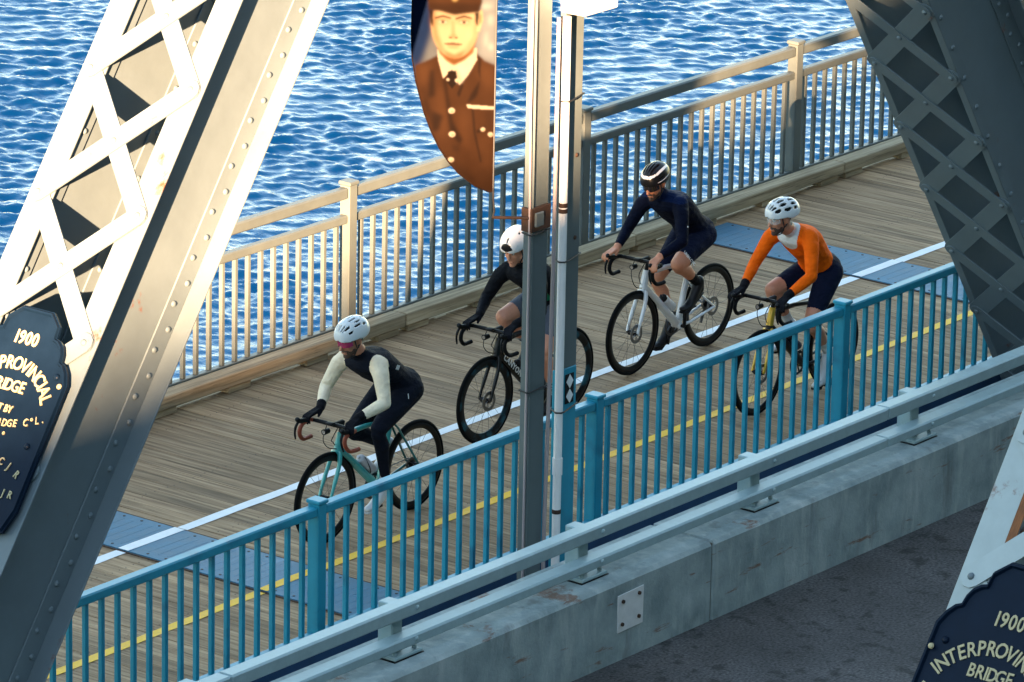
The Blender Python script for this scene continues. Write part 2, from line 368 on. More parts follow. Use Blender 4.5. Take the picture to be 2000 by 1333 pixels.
# ------------------------------------------------------------------ SETTING: boardwalk, road
YB = -.81; YF = 3.74; XB = 1.9386; XF = 7.772; SP = 3.062
X0, X1 = -7.2, 26.0
def build_boardwalk():
    b = MB(); b.box(X0, X1, -.74, 3.5, -.35, -.075)
    deck = part('boardwalk', b.mesh('boardwalk', mat('deck_under', (.06, .05, .04), .9)))
    deck['kind'] = 'structure'; deck['label'] = 'wooden plank boardwalk with painted lanes'
    pw, pitch = .1405, .1435
    me = [MB().cbox(-pw / 2, pw / 2, -.76, 3.50, -.05, 0, .0025).mesh('plank', M['wood']) for _ in range(1)][0]
    x = X0 + .08; i = 0
    while x < X1 - .05:
        part('plank', me, deck, T(x, random.uniform(-.012, .012), random.uniform(-.0025, .0008)) @ Matrix.Rotation(random.uniform(-.0012, .0012), 4, 'Z'))
        x += pitch
    nl = MB(); x = X0 + .08
    while x < X1 - .05:
        for yy in (-.55, .42, 1.36, 2.3, 3.2):
            if 2.65 < x < 3.36 or 11.75 < x < 12.45: continue
            for dx in (-.04, .04):
                cx, cy = x + dx + random.uniform(-.008, .008), yy + random.uniform(-.015, .015)
                nl.add([(cx + .0065 * math.cos(q * 1.0472), cy + .0065 * math.sin(q * 1.0472), .0018) for q in range(6)], [(0, 1, 2, 3, 4, 5)])
        x += pitch
    nl = part('nails', nl.mesh('nails', mat('nail_steel', (.02, .016, .013), .7)), deck); nl['kind'] = 'stuff'
    plates = [(2.706, 3.309), (11.807, 12.405)]
    for a, c in plates:
        p = MB(); p.cbox(a, c, -.70, 3.36, .002, .0105, .003)
        pl = part('cover_plate', p.mesh('cover_plate', M['plate']), deck)
        for s_ in range(3):                                           # raised tread bars
            pass
        q = MB()
        for k in range(24):
            for xx in (a + .05, c - .05):
                yy = -.6 + k * .168
                q.tube([(xx, yy, .0108), (xx, yy, .0128)], .011, 8)
        part('screws', q.mesh('screws', M['black']), pl)
        q = MB()
        for k in range(46):
            yy = -.66 + k * .0875
            if abs(yy - 1.6) < .08 or abs(yy - .31) < .08: continue
            q.box(a + .09, c - .09, yy - .006, yy + .006, .0100, .0113)
        part('tread_bars', q.mesh('tread_bars', M['plate']), pl)
        p = MB(); p.box(a - .022, a - .004, -.70, 3.36, .0015, .006); p.box(c + .004, c + .022, -.70, 3.36, .0015, .006)
        part('rusty_edge', p.mesh('rusty_edge', M['rusty']), pl)
    for ya, yb_, mm, nm in ((1.556, 1.652, 'pwhite', 'white_line'), (.272, .356, 'pyellow', 'yellow_line')):
        for a, c, z in ((X0, 2.706, .0035), (2.706, 3.309, .0132), (3.309, 11.807, .0035), (11.807, 12.405, .0132), (12.405, X1, .0035)):
            p = MB(); n = max(2, int((c - a) / .1455)); 
            jl = [random.uniform(-.004, .004) for _ in range(n + 1)]; jr = [random.uniform(-.004, .004) for _ in range(n + 1)]
            for k in range(n):
                xa, xb = a + (c - a) * k / n, a + (c - a) * (k + 1) / n
                p.add([(xa, ya + jl[k], z), (xb, ya + jl[k + 1], z), (xb, yb_ + jr[k + 1], z), (xa, yb_ + jr[k], z)], [(0, 1, 2, 3)])
            part(nm, p.mesh(nm, M[mm]), deck)
    # kerb timbers on blocks at the water side
    x = X0; k = 0
    while x < X1:
        w = 3.06
        part('kerb_timber', MB().cbox(x + .006, x + w - .006, 3.40, 3.55, .058, .162, .008).mesh('kerb_timber', M['kerbw']), deck)
        for q in (.18, 1.05, 1.98, 2.86):
            part('kerb_block', MB().cbox(x + q - .13, x + q + .13, 3.42, 3.535, .0015, .0565, .004).mesh('kerb_block', M['kerbw']), deck)
        x += w
    part('edge_beam', MB().box(X0, X1, 3.57, 3.66, -.5, -.06).mesh('edge_beam', M['kerbw']), deck)
    part('fascia', MB().box(X0, X1, -.93, -.90, -.75, .12).box(X0, X1, -.90, -.80, .09, .12).mesh('fascia', M['navy']), deck)
build_boardwalk()

def build_road():
    m = bpy.data.materials.new('asphalt'); m.use_nodes = True; t = m.node_tree; L = t.links.new; b = t.nodes['Principled BSDF']
    b.inputs['Roughness'].default_value = .85
    tc = nd(t, 'ShaderNodeTexCoord')
    def noise(s, d=4):
        n = nd(t, 'ShaderNodeTexNoise'); n.inputs['Scale'].default_value = s; n.inputs['Detail'].default_value = d; L(tc.outputs['Object'], n.inputs[0]); return n
    a, c, e = noise(48, 4), noise(1.6, 6), noise(6.5, 3)
    r1 = nd(t, 'ShaderNodeMapRange'); r1.inputs[1].default_value = .3; r1.inputs[2].default_value = .7; r1.inputs[3].default_value = .3; r1.inputs[4].default_value = 1.7; L(a.outputs[0], r1.inputs[0])
    r2 = nd(t, 'ShaderNodeMapRange'); r2.inputs[1].default_value = .3; r2.inputs[2].default_value = .7; r2.inputs[3].default_value = .7; r2.inputs[4].default_value = 1.3; L(c.outputs[0], r2.inputs[0])
    r3 = nd(t, 'ShaderNodeMapRange'); r3.inputs[1].default_value = .57; r3.inputs[2].default_value = .66; r3.inputs[3].default_value = 1; r3.inputs[4].default_value = .35; L(e.outputs[0], r3.inputs[0])
    m1 = nd(t, 'ShaderNodeMath', operation='MULTIPLY'); L(r1.outputs[0], m1.inputs[0]); L(r2.outputs[0], m1.inputs[1])
    m2 = nd(t, 'ShaderNodeMath', operation='MULTIPLY'); L(m1.outputs[0], m2.inputs[0]); L(r3.outputs[0], m2.inputs[1])
    s = nd(t, 'ShaderNodeVectorMath', operation='SCALE'); s.inputs[0].default_value = (.058, .056, .056); L(m2.outputs[0], s.inputs['Scale']); L(s.outputs[0], b.inputs['Base Color'])
    bp = nd(t, 'ShaderNodeBump'); bp.inputs['Strength'].default_value = .6; bp.inputs['Distance'].default_value = .008; L(a.outputs[0], bp.inputs['Height']); L(bp.outputs[0], b.inputs['Normal'])
    o = part('road', MB().box(X0 - 12, X1 + 20, -8.0, -2.2, -.4, .04).mesh('road', m)); o['kind'] = 'structure'; o['label'] = 'grey asphalt roadway of the bridge'
build_road()

# ------------------------------------------------------------------ concrete barrier
def concrete_mat():
    m = bpy.data.materials.new('concrete'); m.use_nodes = True; t = m.node_tree; L = t.links.new; b = t.nodes['Principled BSDF']
    b.inputs['Roughness'].default_value = .8; b.inputs['Specular IOR Level'].default_value = .25
    tc = nd(t, 'ShaderNodeTexCoord')
    def noise(s, st=(1, 1, 1), d=6, ro=.6):
        mp = nd(t, 'ShaderNodeMapping'); mp.inputs['Scale'].default_value = st; L(tc.outputs['Object'], mp.inputs[0])
        n = nd(t, 'ShaderNodeTexNoise'); n.inputs['Scale'].default_value = s; n.inputs['Detail'].default_value = d; n.inputs['Roughness'].default_value = ro; L(mp.outputs[0], n.inputs[0]); return n
    def mix(f, a, c):
        x = nd(t, 'ShaderNodeMix', data_type='RGBA'); L(f, x.inputs[0])
        for i, q in ((6, a), (7, c)):
            if isinstance(q, tuple): x.inputs[i].default_value = (*q, 1)
            else: L(q, x.inputs[i])
        return x.outputs[2]
    def rng_(n, a, c, lo=0, hi=1):
        r = nd(t, 'ShaderNodeMapRange'); r.inputs[1].default_value = a; r.inputs[2].default_value = c; r.inputs[3].default_value = lo; r.inputs[4].default_value = hi; L(n.outputs[0], r.inputs[0]); return r.outputs[0]
    col = mix(rng_(noise(3.2, (1, 1, 1)), .32, .68), (.19, .25, .255), (.36, .43, .43))
    col = mix(rng_(noise(2.2, (3.5, 3.5, .7)), .5, .72, 0, .6), col, (.52, .57, .55))          # pale runs
    col = mix(rng_(noise(2.0, (3.0, 3.0, .6), 4), .60, .72, 0, .55), col, (.12, .125, .12))   # dark runs
    col = mix(rng_(noise(1.6, (1.0, 1.0, 7.0), 8, .7), .60, .65, 0, .8), col, (.19, .09, .05))  # rusty cracks
    L(col, b.inputs['Base Color'])
    n = noise(40, d=5); bp = nd(t, 'ShaderNodeBump'); bp.inputs['Strength'].default_value = .35; bp.inputs['Distance'].default_value = .01; L(n.outputs[0], bp.inputs['Height']); L(bp.outputs[0], b.inputs['Normal'])
    return m
M['conc'] = concrete_mat()
def build_barrier():
    r = root('concrete_barrier', (4, -2.2, .04), 'stained grey concrete barrier wall beside the roadway', 'barrier')
    xs = [-10.0, -3.4, -1.8 + .0, 4.186, 10.6, 17.0, 24.0]; xs = [-10, -2.2, 4.186, 10.6, 17.0, 24.0]
    for a, c in zip(xs, xs[1:]):
        prof = [(-2.45, .041), (-2.45, .585), (-2.425, .612), (-1.93, .618), (-1.93, -.35), (-2.19, -.35)]
        b = MB(); a2, c2 = a + .006, c - .006
        ch = .012
        def ring(x, ins): 
            return [(x, y + (ins if y < -2.2 else -ins), z - (ins if z > .1 else 0)) for y, z in prof]
        rings = [ring(a2, ch), ring(a2 + ch, 0), ring(c2 - ch, 0), ring(c2, ch)]
        n = len(prof); vs = [p for q in rings for p in q]; fs = []
        for i in range(3):
            for k in range(n): fs.append((i * n + k, i * n + (k + 1) % n, (i + 1) * n + (k + 1) % n, (i + 1) * n + k))
        fs += [tuple(range(n)), tuple(3 * n + k for k in range(n))]
        b.add(vs, fs); part('segment', b.mesh('segment', M['conc']), r)
    # joint filler
    part('joint_filler', MB().box(4.176, 4.196, -2.437, -1.95, .05, .596).mesh('joint_filler', mat('joint', (.10, .09, .075), .9)), r)
    # flat white marker plate bolted to the face
    p = MB(); p.hull([(3.105, -2.458, .508), (3.39, -2.458, .515), (3.385, -2.458, .252), (3.108, -2.458, .246), (3.105, -2.4505, .508), (3.39, -2.4505, .515), (3.385, -2.4505, .252), (3.108, -2.4505, .246)])
    pl = part('steel_plate', p.mesh('steel_plate', mat('plate_white', (.68, .69, .68), .5, var=.08, vscale=12, rust=.30, rust_scale=9, rustcol=(.3, .3, .3))), r); pl['label'] = 'square white steel plate bolted to the concrete'
    bl = MB().tube([(0, 0, 0), (0, -.012, 0)], .014, 8).mesh('bolt', M['rusty'])
    for x, z in ((3.155, .46), (3.335, .475), (3.15, .30), (3.335, .31)): part('bolt', bl, pl, T(x, -2.458, z))
build_barrier()

# ------------------------------------------------------------------ guard rail on the barrier
def build_guardrail():
    r = root('guard_rail', (1.06, -2.15, .62), 'two-beam galvanised guard rail bolted on top of the concrete barrier', 'guard rail')
    SG = 1.97; PX = -.905
    xs = [PX + SG * k for k in range(-3, 12)]
    post = MB().cbox(-.055, .055, -.06, .06, .64, .965, .008).mesh('post', M['galv'])
    base = MB().cbox(-.14, .14, -.13, .13, .6195, .644, .005).mesh('base_plate', M['galv'])
    grout = MB().cbox(-.15, .15, -.135, .135, .612, .6185, .001).mesh('pad', M['black'])
    nut = MB().tube([(0, 0, 0), (0, 0, .022)], .016, 6).mesh('nut', M['galv'])
    bolt = MB().sphere((0, 0, 0), (.017, .010, .017), 8, 5).mesh('bolt', M['galv'], 40)
    hole = MB().tube([(0, 0, 0), (0, -.0025, 0)], .010, 8).mesh('bolt_hole', M['black'])
    for x in xs:
        p = part('post', post, r, T(x, -2.15, 0)); b = part('base_plate', base, p, T(x, -2.18, 0)); part('pad', grout, p, T(x, -2.18, 0))
        for dx in (-.1, .1):
            for dy in (-.09, .09): part('nut', nut, p, T(x + dx, -2.18 + dy, .644))
        part('bolt', bolt, p, T(x + .05, -2.333, .945)); part('bolt', bolt, p, T(x + .05, -2.333, .735))
        part('bolt_hole', hole, p, T(x + .02, -2.2105, .94))
    jt = [-7.9, -.70, 6.46, 13.6, 20.8]
    for a, c in zip(jt, jt[1:]):
        part('beam', MB().cbox(a + .003, c - .003, -2.33, -2.2115, .897, .992, .012).mesh('beam', M['galv'], 30), r)
        part('beam', MB().cbox(a + .003, c - .003, -2.33, -2.2115, .692, .765, .012).mesh('beam', M['galv'], 30), r)
        part('splice', MB().box(a - .15, a + .15, -2.322, -2.22, .905, .984).box(a - .15, a + .15, -2.322, -2.22, .70, .757).mesh('splice', M['galv']), r)
build_guardrail()

# ------------------------------------------------------------------ railings
def build_blue_railing():
    r = root('blue_railing', (XB, YB, 0), 'bright blue picket railing between boardwalk and truss', 'railing')
    post = MB().cbox(-.042, .042, -.05, .05, 0, 1.10, .006).mesh('post', M['blue'])
    cap = MB().cbox(-.052, .052, -.06, .06, 1.10, 1.128, .007).mesh('cap', M['blue'])
    tw = SP - .086
    rail = MB().cbox(.0425, SP - .0425, -.042, .042, 1.018, 1.085, .010).mesh('top_rail', M['blue'])
    brail = MB().cbox(.0425, SP - .0425, -.028, .028, .15, .19, .005).mesh('bottom_rail', M['blue'])
    bal = MB().cbox(-.0165, .0165, -.0165, .0165, .1905, 1.0175, .003).mesh('baluster', M['blue'])
    for k in range(-3, 7):
        x = XB + k * SP
        p = part('post', post, r, T(x, YB, 0)); part('cap', cap, p, T(x, YB, 0))
        if k == 6: break
        part('top_rail', rail, r, T(x, YB, 0)); part('bottom_rail', brail, r, T(x, YB, 0))
        for j in range(1, 20):
            part('baluster', bal, r, T(x + SP * j / 20, YB, 0) @ Matrix.Rotation(random.uniform(-.03, .03), 4, 'Z'))
build_blue_railing()
def build_water_railing():
    r = root('water_railing', (XF, YF, 0), 'tan painted metal picket railing along the river edge', 'railing')
    m = M['rail_f']
    post = MB().cbox(-.05, .05, -.05, .05, -.35, 1.24, .006).mesh('post', m)
    cap = MB().cbox(-.062, .062, -.062, .062, 1.24, 1.272, .008).mesh('cap', m)
    tr = MB().cbox(.0505, SP - .0505, -.04, .04, 1.135, 1.225, .012).mesh('top_rail', m)
    mr = MB().cbox(.0505, SP - .0505, -.035, .035, .93, 1.0, .010).mesh('mid_rail', m)
    br = MB().cbox(.0505, SP - .0505, -.03, .03, .05, .10, .006).mesh('bottom_rail', m)
    bal = MB().cbox(-.0175, .0175, -.0175, .0175, .1005, .9295, .003).mesh('baluster', m)
    for k in range(-3, 7):
        x = XF + k * SP
        p = part('post', post, r, T(x, YF, 0)); part('cap', cap, p, T(x, YF, 0))
        if k == 6: break
        part('top_rail', tr, r, T(x, YF, 0)); part('mid_rail', mr, r, T(x, YF, 0)); part('bottom_rail', br, r, T(x, YF, 0))
        for j in range(1, 20): part('baluster', bal, r, T(x + SP * j / 20, YF, 0) @ Matrix.Rotation(random.uniform(-.03, .03), 4, 'Z'))
build_water_railing()

# ------------------------------------------------------------------ riveted truss members
RIVET = MB()
RIVET.sphere((0, 0, 0), (.021, .021, .0145), 10, 6); RIVET = RIVET.mesh('rivet', M['steel'], 60)
def truss_member(name, label, A, ax, n, yn, yf, depth, s0, s1, node0, pitch, outw, barw=(.13, .13), steel='steel', inw=.04, swap=False):
    """A: a point of the visible lattice plane; ax: unit axis; n: outward normal of the lattice face; y near / far."""
    ax = Vector(ax).normalized(); n = Vector(n).normalized(); A = Vector((A[0], 0, A[2]))
    def P(s, y, t): return A + ax * s - n * t + Vector((0, y, 0))
    F = frame(A, ax, (0, 1, 0), -n)          # local (s, y, t)
    mid = P(s1, (yn + yf) / 2, depth / 2)
    r = root(name, mid, label, 'bridge truss')
    mt = M[steel]
    wn, wf = yn + outw, yf - outw
    def bx(nm, s_0, s_1, y0, y1, t0, t1, c=.003): return part(nm, MB().cbox(s_0, s_1, y0, y1, t0, t1, c).mesh(nm, mt), r, F)
    bx('web_plate', s0, s1, wn, wn + .014, .0145, depth - .0145); bx('web_plate', s0, s1, wf - .014, wf, .0145, depth - .0145)
    for t0, t1 in ((0, .014), (depth - .014, depth)):
        bx('flange', s0, s1, yn, wn + .014 + inw, t0, t1); bx('flange', s0, s1, wf - .014 - inw, yf, t0, t1)
    if outw > .02:
        for t0, t1 in ((.0145, .15), (depth - .165, depth - .0145)):
            bx('angle_leg', s0, s1, wn - .013, wn - .0005, t0, t1)
        for t0, t1 in ((.0145, .12), (depth - .135, depth - .0145)):
            bx('angle_leg', s0, s1, wf - .027, wf - .0145, t0, t1); 
    else:
        bx('angle_leg', s0, s1, wn - .013, wn - .0005, depth - .17, depth - .002)
        bx('flange', s0, s1, wn - .13, wn - .0135, depth - .014, depth)
        bx('angle_leg', s0, s1, wn - .013, wn - .0005, .0, .10)
    # lacing, double on both faces
    ya, yb = wf - .014 - inw + .09 if outw < .02 else yf - .085, wn + .014 + inw - .09 if outw < .02 else yn + .085
    if outw < .02: ya, yb = yf - .06, yn + .06
    def bar(s_a, y_a, s_b, y_b, t, w, nm='lacing_bar'):
        d = Vector((s_b - s_a, y_b - y_a, 0)); L = d.length; d.normalize(); e = Vector((-d.y, d.x, 0))
        pts = []
        for q, sg in ((Vector((s_a, y_a, 0)), -1), (Vector((s_b, y_b, 0)), 1)):
            for a in (-90, -54, -18, 18, 54, 90):
                v = q + d * sg * math.cos(R(a)) * w * .5 + e * math.sin(R(a)) * w * .5
                pts += [(v.x, v.y, t), (v.x, v.y, t - .011)]
        return part(nm, MB().hull(pts).mesh(nm, mt), r, F)
    k = math.ceil((s0 - node0) / pitch); rv = []
    while node0 + (k + 1) * pitch < s1:
        a, b2 = node0 + k * pitch, node0 + (k + 1) * pitch
        bar(a, ya, b2, yb, -.0125 if swap else -.0005, barw[0]); bar(b2, ya, a, yb, -.0005 if swap else -.0125, barw[1])
        bar(a + pitch * .5, ya, b2 + pitch * .5, yb, depth + .0125, barw[0]) if b2 + pitch * .5 < s1 else None
        bar(b2 + pitch * .5, ya, a + pitch * .5, yb, depth + .0245, barw[0]) if b2 + pitch * .5 < s1 else None
        rv += [(a, ya + .0, -.024, 'n'), (a, yb, -.024, 'n'), ((a + b2) / 2, (ya + yb) / 2, -.024, 'n')]
        k += 1
    # staggered rivets on the web angle legs
    s = s0 + .1; j = 0
    while s < s1 - .05:
        t = depth - (.11 if j % 2 else .065)
        rv.append((s, wn - .013, t, 'y'))
        if outw > .02:
            if j % 2 == 0: rv.append((s, wf - .027, .065, 'Y')); rv.append((s + .05, wf - .027, depth - .07, 'Y'))
        else:
            rv.append((s, wn - .013, .05, 'y')) if j % 2 == 0 else None
        s += .155; j += 1
    Ry = {'n': frame((0, 0, 0), ax, n.cross(ax), n), 'y': frame((0, 0, 0), (1, 0, 0), (0, 0, 1), (0, -1, 0)), 'Y': frame((0, 0, 0), (1, 0, 0), (0, 0, 1), (0, -1, 0))}
    for s, y, t, d in rv[:290]:
        p = P(s, y, t); part('rivet', RIVET, r, T(*p) @ Ry[d])
    return r, P, F, ax, n
AX1 = (-.57264, 0, -.81981); N1 = (-.81981, 0, .57264)
A1 = (-.107, 0, 5.083)
ep, P1, F1, _, _ = truss_member('truss_end_post', 'sunlit cream riveted lattice end post at left, behind the left plaque', A1, AX1, N1, -1.88, -.90, .77, -5.6, 6.6, .63, .84, .14)
AX2 = (.562, 0, -.827); N2 = (-.827, 0, -.562)
dg_, P2, F2, _, _ = truss_member('truss_diagonal', 'shaded grey lattice diagonal at upper right behind the guard rail', (7.545, 0, 3.691), AX2, N2, -1.80, -1.01, .77, -7.0, 5.2, .12, .68, .012, barw=(.105, .145), swap=True)
nep, P3, F3, _, _ = truss_member('truss_end_post', 'shaded rust-streaked lattice end post in the bottom right corner', A1, AX1, N1, -9.045, -8.065, .77, -5.6, 6.6, .63, .84, .14, steel='steel_skylit')
for a_, c_ in ((.72, 1.40), (1.56, 2.26)):
    part('rust_streak', MB().cbox(a_, c_, -8.315, -8.26, -.006, -.0015, .001).mesh('rust_streak', mat('rust_stain', (.20, .075, .025), .85, var=.5, vscale=9, stretch=(1, 6, 1))), nep, F3)
def build_chords():
    for yn, yf, lab, lab2 in ((-1.80, -1.0, 'heavy steel bottom chord under the blue railing side truss', 'riveted top chord of the truss beside the boardwalk'), (-8.96, -8.15, 'heavy steel bottom chord of the near truss', 'riveted top chord of the near truss')):
        b = MB(); b.cbox(-7, 26, yn, yn + .05, -.95, -.36, .01); b.cbox(-7, 26, yf - .05, yf, -.95, -.36, .01); b.cbox(-7, 26, yn + .051, yf - .051, -.95, -.90, .005)
        tag(part('bottom_chord', b.mesh('bottom_chord', M['steel'])), lab, 'bridge truss')
        b = MB(); b.cbox(2.6, 26, yn - .02, yn + .05, 9.2, 10.0, .01); b.cbox(2.6, 26, yf - .05, yf + .02, 9.2, 10.0, .01); b.cbox(2.6, 26, yn + .051, yf - .051, 9.96, 10.0, .005)
        tag(part('top_chord', b.mesh('top_chord', M['steel'])), lab2, 'bridge truss')
build_chords()

# ------------------------------------------------------------------ plaques
def build_plaque(P, F, yc, label, left, ds=0.0):
    r = root('bridge_plaque', P(3.5, yc, -.03), label, 'plaque', 'cast plaques on the end posts')
    half = [(0, 2.185), (.12, 2.185), (.205, 2.26), (.215, 2.335), (.25, 2.345), (.29, 2.375), (.315, 2.42), (.325, 2.47), (.36, 2.485), (.40, 2.53), (.435, 2.60), (.45, 3.42), (.41, 3.56), (.20, 3.62), (0, 3.64)]
    def outline(k, ds=0.0):
        c = (0, 2.9)
        h = [(u * k, c[1] + (s - c[1]) * (1 - (1 - k) * .62)) for u, s in half]
        return [(s + ds, yc - u) for u, s in h] + [(s + ds, yc + u) for u, s in reversed(h[1:-1])]
    def prism(k0, k1, t0, t1):
        a, b2 = outline(k0), outline(k1); n = len(a); b = MB()
        vs = [(s, y, t0) for s, y in a] + [(s, y, t1) for s, y in b2]
        fs = [(i, (i + 1) % n, n + (i + 1) % n, n + i) for i in range(n)] + [tuple(range(n)), tuple(n + i for i in range(n))]
        return b.add(vs, fs)
    part('backing', prism(1.0, 1.0, -.035, -.055).mesh('backing', M['plaque'], 30), r, F)
    # raised rim
    a, b2 = outline(.985), outline(.925); n = len(a); b = MB()
    vs = [(s, y, -.0555) for s, y in a] + [(s, y, -.073) for s, y in outline(.97)] + [(s, y, -.073) for s, y in outline(.945)] + [(s, y, -.0555) for s, y in b2]
    fs = []
    for q in range(3): fs += [(q * n + i, q * n + (i + 1) % n, (q + 1) * n + (i + 1) % n, (q + 1) * n + i) for i in range(n)]
    part('rim', b.add(vs, fs).mesh('rim', M['plaque'], 30), r, F)
    for u, s in ((.335, 2.565), (-.335, 2.565), (.33, 3.02), (-.33, 3.02)):
        part('boss', MB().sphere((s + ds, yc + u, -.058), (.021, .021, .016), 10, 6).mesh('boss', M['plaque'], 40), r, F)
    for u in (.395, -.395): part('screw', MB().sphere((2.62 + ds, yc + u, -.075), (.018, .018, .012), 10, 6).mesh('screw', M['gold'], 40), r, F)
    # letters: reading direction is towards -y, letter tops point up the post
    def put(s, yo, body, size, ang=0.0, t=-.0585, bold=.0018, xs=.82):
        G = F @ T(s + ds, yc - yo, t) @ frame((0, 0, 0), (0, -1, 0), (-1, 0, 0), (0, 0, -1)) @ Matrix.Rotation(ang, 4, 'Z') @ Matrix.Diagonal((xs, 1, 1, 1))
        if len(body) > 1:                     # one mesh per letter
            me0 = text_mesh(body, size, M['gold'], .004, bold=bold); w = max(v.co.x for v in me0.vertices) * 2
            wt = [{'I': .42, '1': .62, ' ': .5, '.': .4}.get(c, 1.0) for c in body]; tot = sum(wt); acc = 0
            for c, q in zip(body, wt):
                x = -w / 2 + w * (acc + q / 2) / tot; acc += q
                if c != ' ': part('letter', text_mesh(c, size, M['gold'], .004, bold=bold), r, G @ T(x, 0, 0))
        else: part('letter', text_mesh(body, size, M['gold'], .004, bold=bold), r, G)
    put(2.385, 0, '1900', .118)
    word = 'INTERPROVINCIAL'; Rr = .385; span = R(121)
    wts = [{'I': .5, 'N': 1.08, 'O': 1.1}.get(ch, .95) for ch in word]; tot = sum(wts); acc = 0
    for ch, w in zip(word, wts):
        a = -span / 2 + span * (acc + w / 2) / tot; acc += w
        put(2.548 + Rr * (1 - math.cos(a)), Rr * math.sin(a), ch, .118, -a)
    put(2.688, 0, 'BRIDGE', .104)
    put(2.832, 0, 'BUILT BY', .066, bold=.001)
    w2 = 'DOMINION BRIDGE C\u00baL.'; n = len(w2)
    for i, ch in enumerate(w2):
        u = -.385 + .77 * (i + .5) / n
        if ch != ' ': put(2.925 - .65 * u * u, u, ch, .066, 1.1 * u, bold=.001)
    if left:
        put(2.996, .12, '\u00ba', .066, bold=.001); put(3.149, .19, 'C', .066, -.15, bold=.001); put(3.166, .26, 'J', .066, -.3, bold=.001); put(3.203, .34, 'R', .066, -.4, bold=.001)
        put(3.33, .30, 'J', .066, bold=.001); put(3.332, .355, 'R', .066, bold=.001)
build_plaque(P1, F1, -1.40, 'dark blue cast plaque with cream letters cut off by the left edge', True)
build_plaque(P3, F3, -8.50, 'dark blue cast plaque with cream letters in the bottom right corner', False, .122)

# ------------------------------------------------------------------ poles, conduit, banner
def build_poles():
    r = root('steel_pole', (3.52, -1.38, -.4), 'tan square steel pole carrying the portrait banner', 'pole')
    part('shaft', MB().cbox(3.445, 3.63, -1.40, -1.35, -.4, 8.2, .006).mesh('shaft', M['pole']), r)
    part('lip', MB().cbox(3.438, 3.4445, -1.42, -1.34, -.4, 8.2, .002).mesh('lip', M['pole']), r)
    b = part('bracket', MB().cbox(3.415, 3.63, -1.425, -1.335, 2.765, 2.93, .004).mesh('bracket', M['rusty']), r)
    part('clamp', MB().cbox(3.44, 3.53, -1.445, -1.4255, 2.80, 2.90, .006).mesh('clamp', M['pole']), b)
    for z in (2.748, 1.64): part('strap', MB().tube([(3.412, -1.41, z), (3.42, -1.428, z), (3.64, -1.408, z), (3.64, -1.342, z), (3.43, -1.335, z), (3.412, -1.41, z)], .006, 6).mesh('strap', M['strap']), r)
    part('cable', MB().tube([(3.425, -1.40, -.3), (3.427, -1.40, 1.2), (3.42, -1.405, 2.9), (3.40, -1.41, 3.6), (3.42, -1.40, 5.0), (3.42, -1.40, 8.0)], .009, 8).mesh('cable', M['cable'], 60), r)
    L = Vector((-.61, .79, 0))
    a = Vector((3.42, -1.40, 2.865))
    part('banner_arm', MB().tube([a, a + L * .25], .011, 8).mesh('banner_arm', M['rusty']), r)
    part('banner_arm', MB().tube([a + Vector((0, 0, 3.0)), a + L * .86 + Vector((0, 0, 3.0))], .012, 8).mesh('banner_arm', M['pole']), r)
    r = root('utility_pole', (3.9, -1.38, -.4), 'post with white plastic conduit, white box and blue painted foot', 'pole')
    part('shaft', MB().cbox(3.775, 3.985, -1.40, -1.355, 1.705, 8.2, .006).mesh('shaft', M['pole']), r)
    part('painted_foot', MB().cbox(3.773, 3.987, -1.402, -1.353, -.4, 1.7045, .006).mesh('painted_foot', M['blue']), r)
    part('conduit', MB().tube([(3.748, -1.435, -.2), (3.748, -1.435, 4.2)], .029, 14).mesh('conduit', M['pvc'], 60), r)
    part('coupling', MB().tube([(3.748, -1.435, .98), (3.748, -1.435, 1.10)], .035, 14).mesh('coupling', M['pvc'], 60), r)
    for z in (.70, 2.88, .99 + 1.85): part('band', MB().tube([(3.748, -1.435, z), (3.748, -1.435, z + .03)], .0315, 14).mesh('band', M['rusty'], 60), r)
    for z in (1.43, 2.50, 3.62): part('strap', MB().tube([(3.712, -1.438, z), (3.735, -1.468, z), (3.765, -1.468, z), (3.992, -1.407, z - .0), (3.992, -1.348, z), (3.768, -1.348, z), (3.712, -1.438, z)], .006, 6).mesh('strap', M['strap']), r)
    part('cable', MB().tube([(3.66, -1.40, -.3), (3.645, -1.41, .6), (3.67, -1.41, 1.6), (3.685, -1.41, 2.5), (3.69, -1.41, 4.2)], .014, 8).mesh('cable', M['cable'], 60), r)
    bx = part('white_box', MB().cbox(3.70, 4.065, -1.62, -1.41, 4.235, 4.62, .008).mesh('white_box', M['white']), r); bx['label'] = 'white sheet metal box'
    for z in (2.62, 3.2): part('bolt', MB().sphere((3.93, -1.403, z), (.016, .01, .016), 8, 5).mesh('bolt', M['rusty'], 40), r)
    # reflective marker: white diamonds on black
    mk = part('marker', MB().box(3.855, 3.95, -1.4075, -1.4035, 1.45, 1.66).mesh('marker', M['black']), r)
    d = MB()
    for zc in (1.607, 1.503): d.hull([(3.902 + sx, -1.4115 + yy, zc + sz) for yy in (0, .003) for sx, sz in ((.038, 0), (-.038, 0), (0, .05), (0, -.05))])
    part('diamonds', d.mesh('diamonds', M['pvc']), mk)
build_poles()

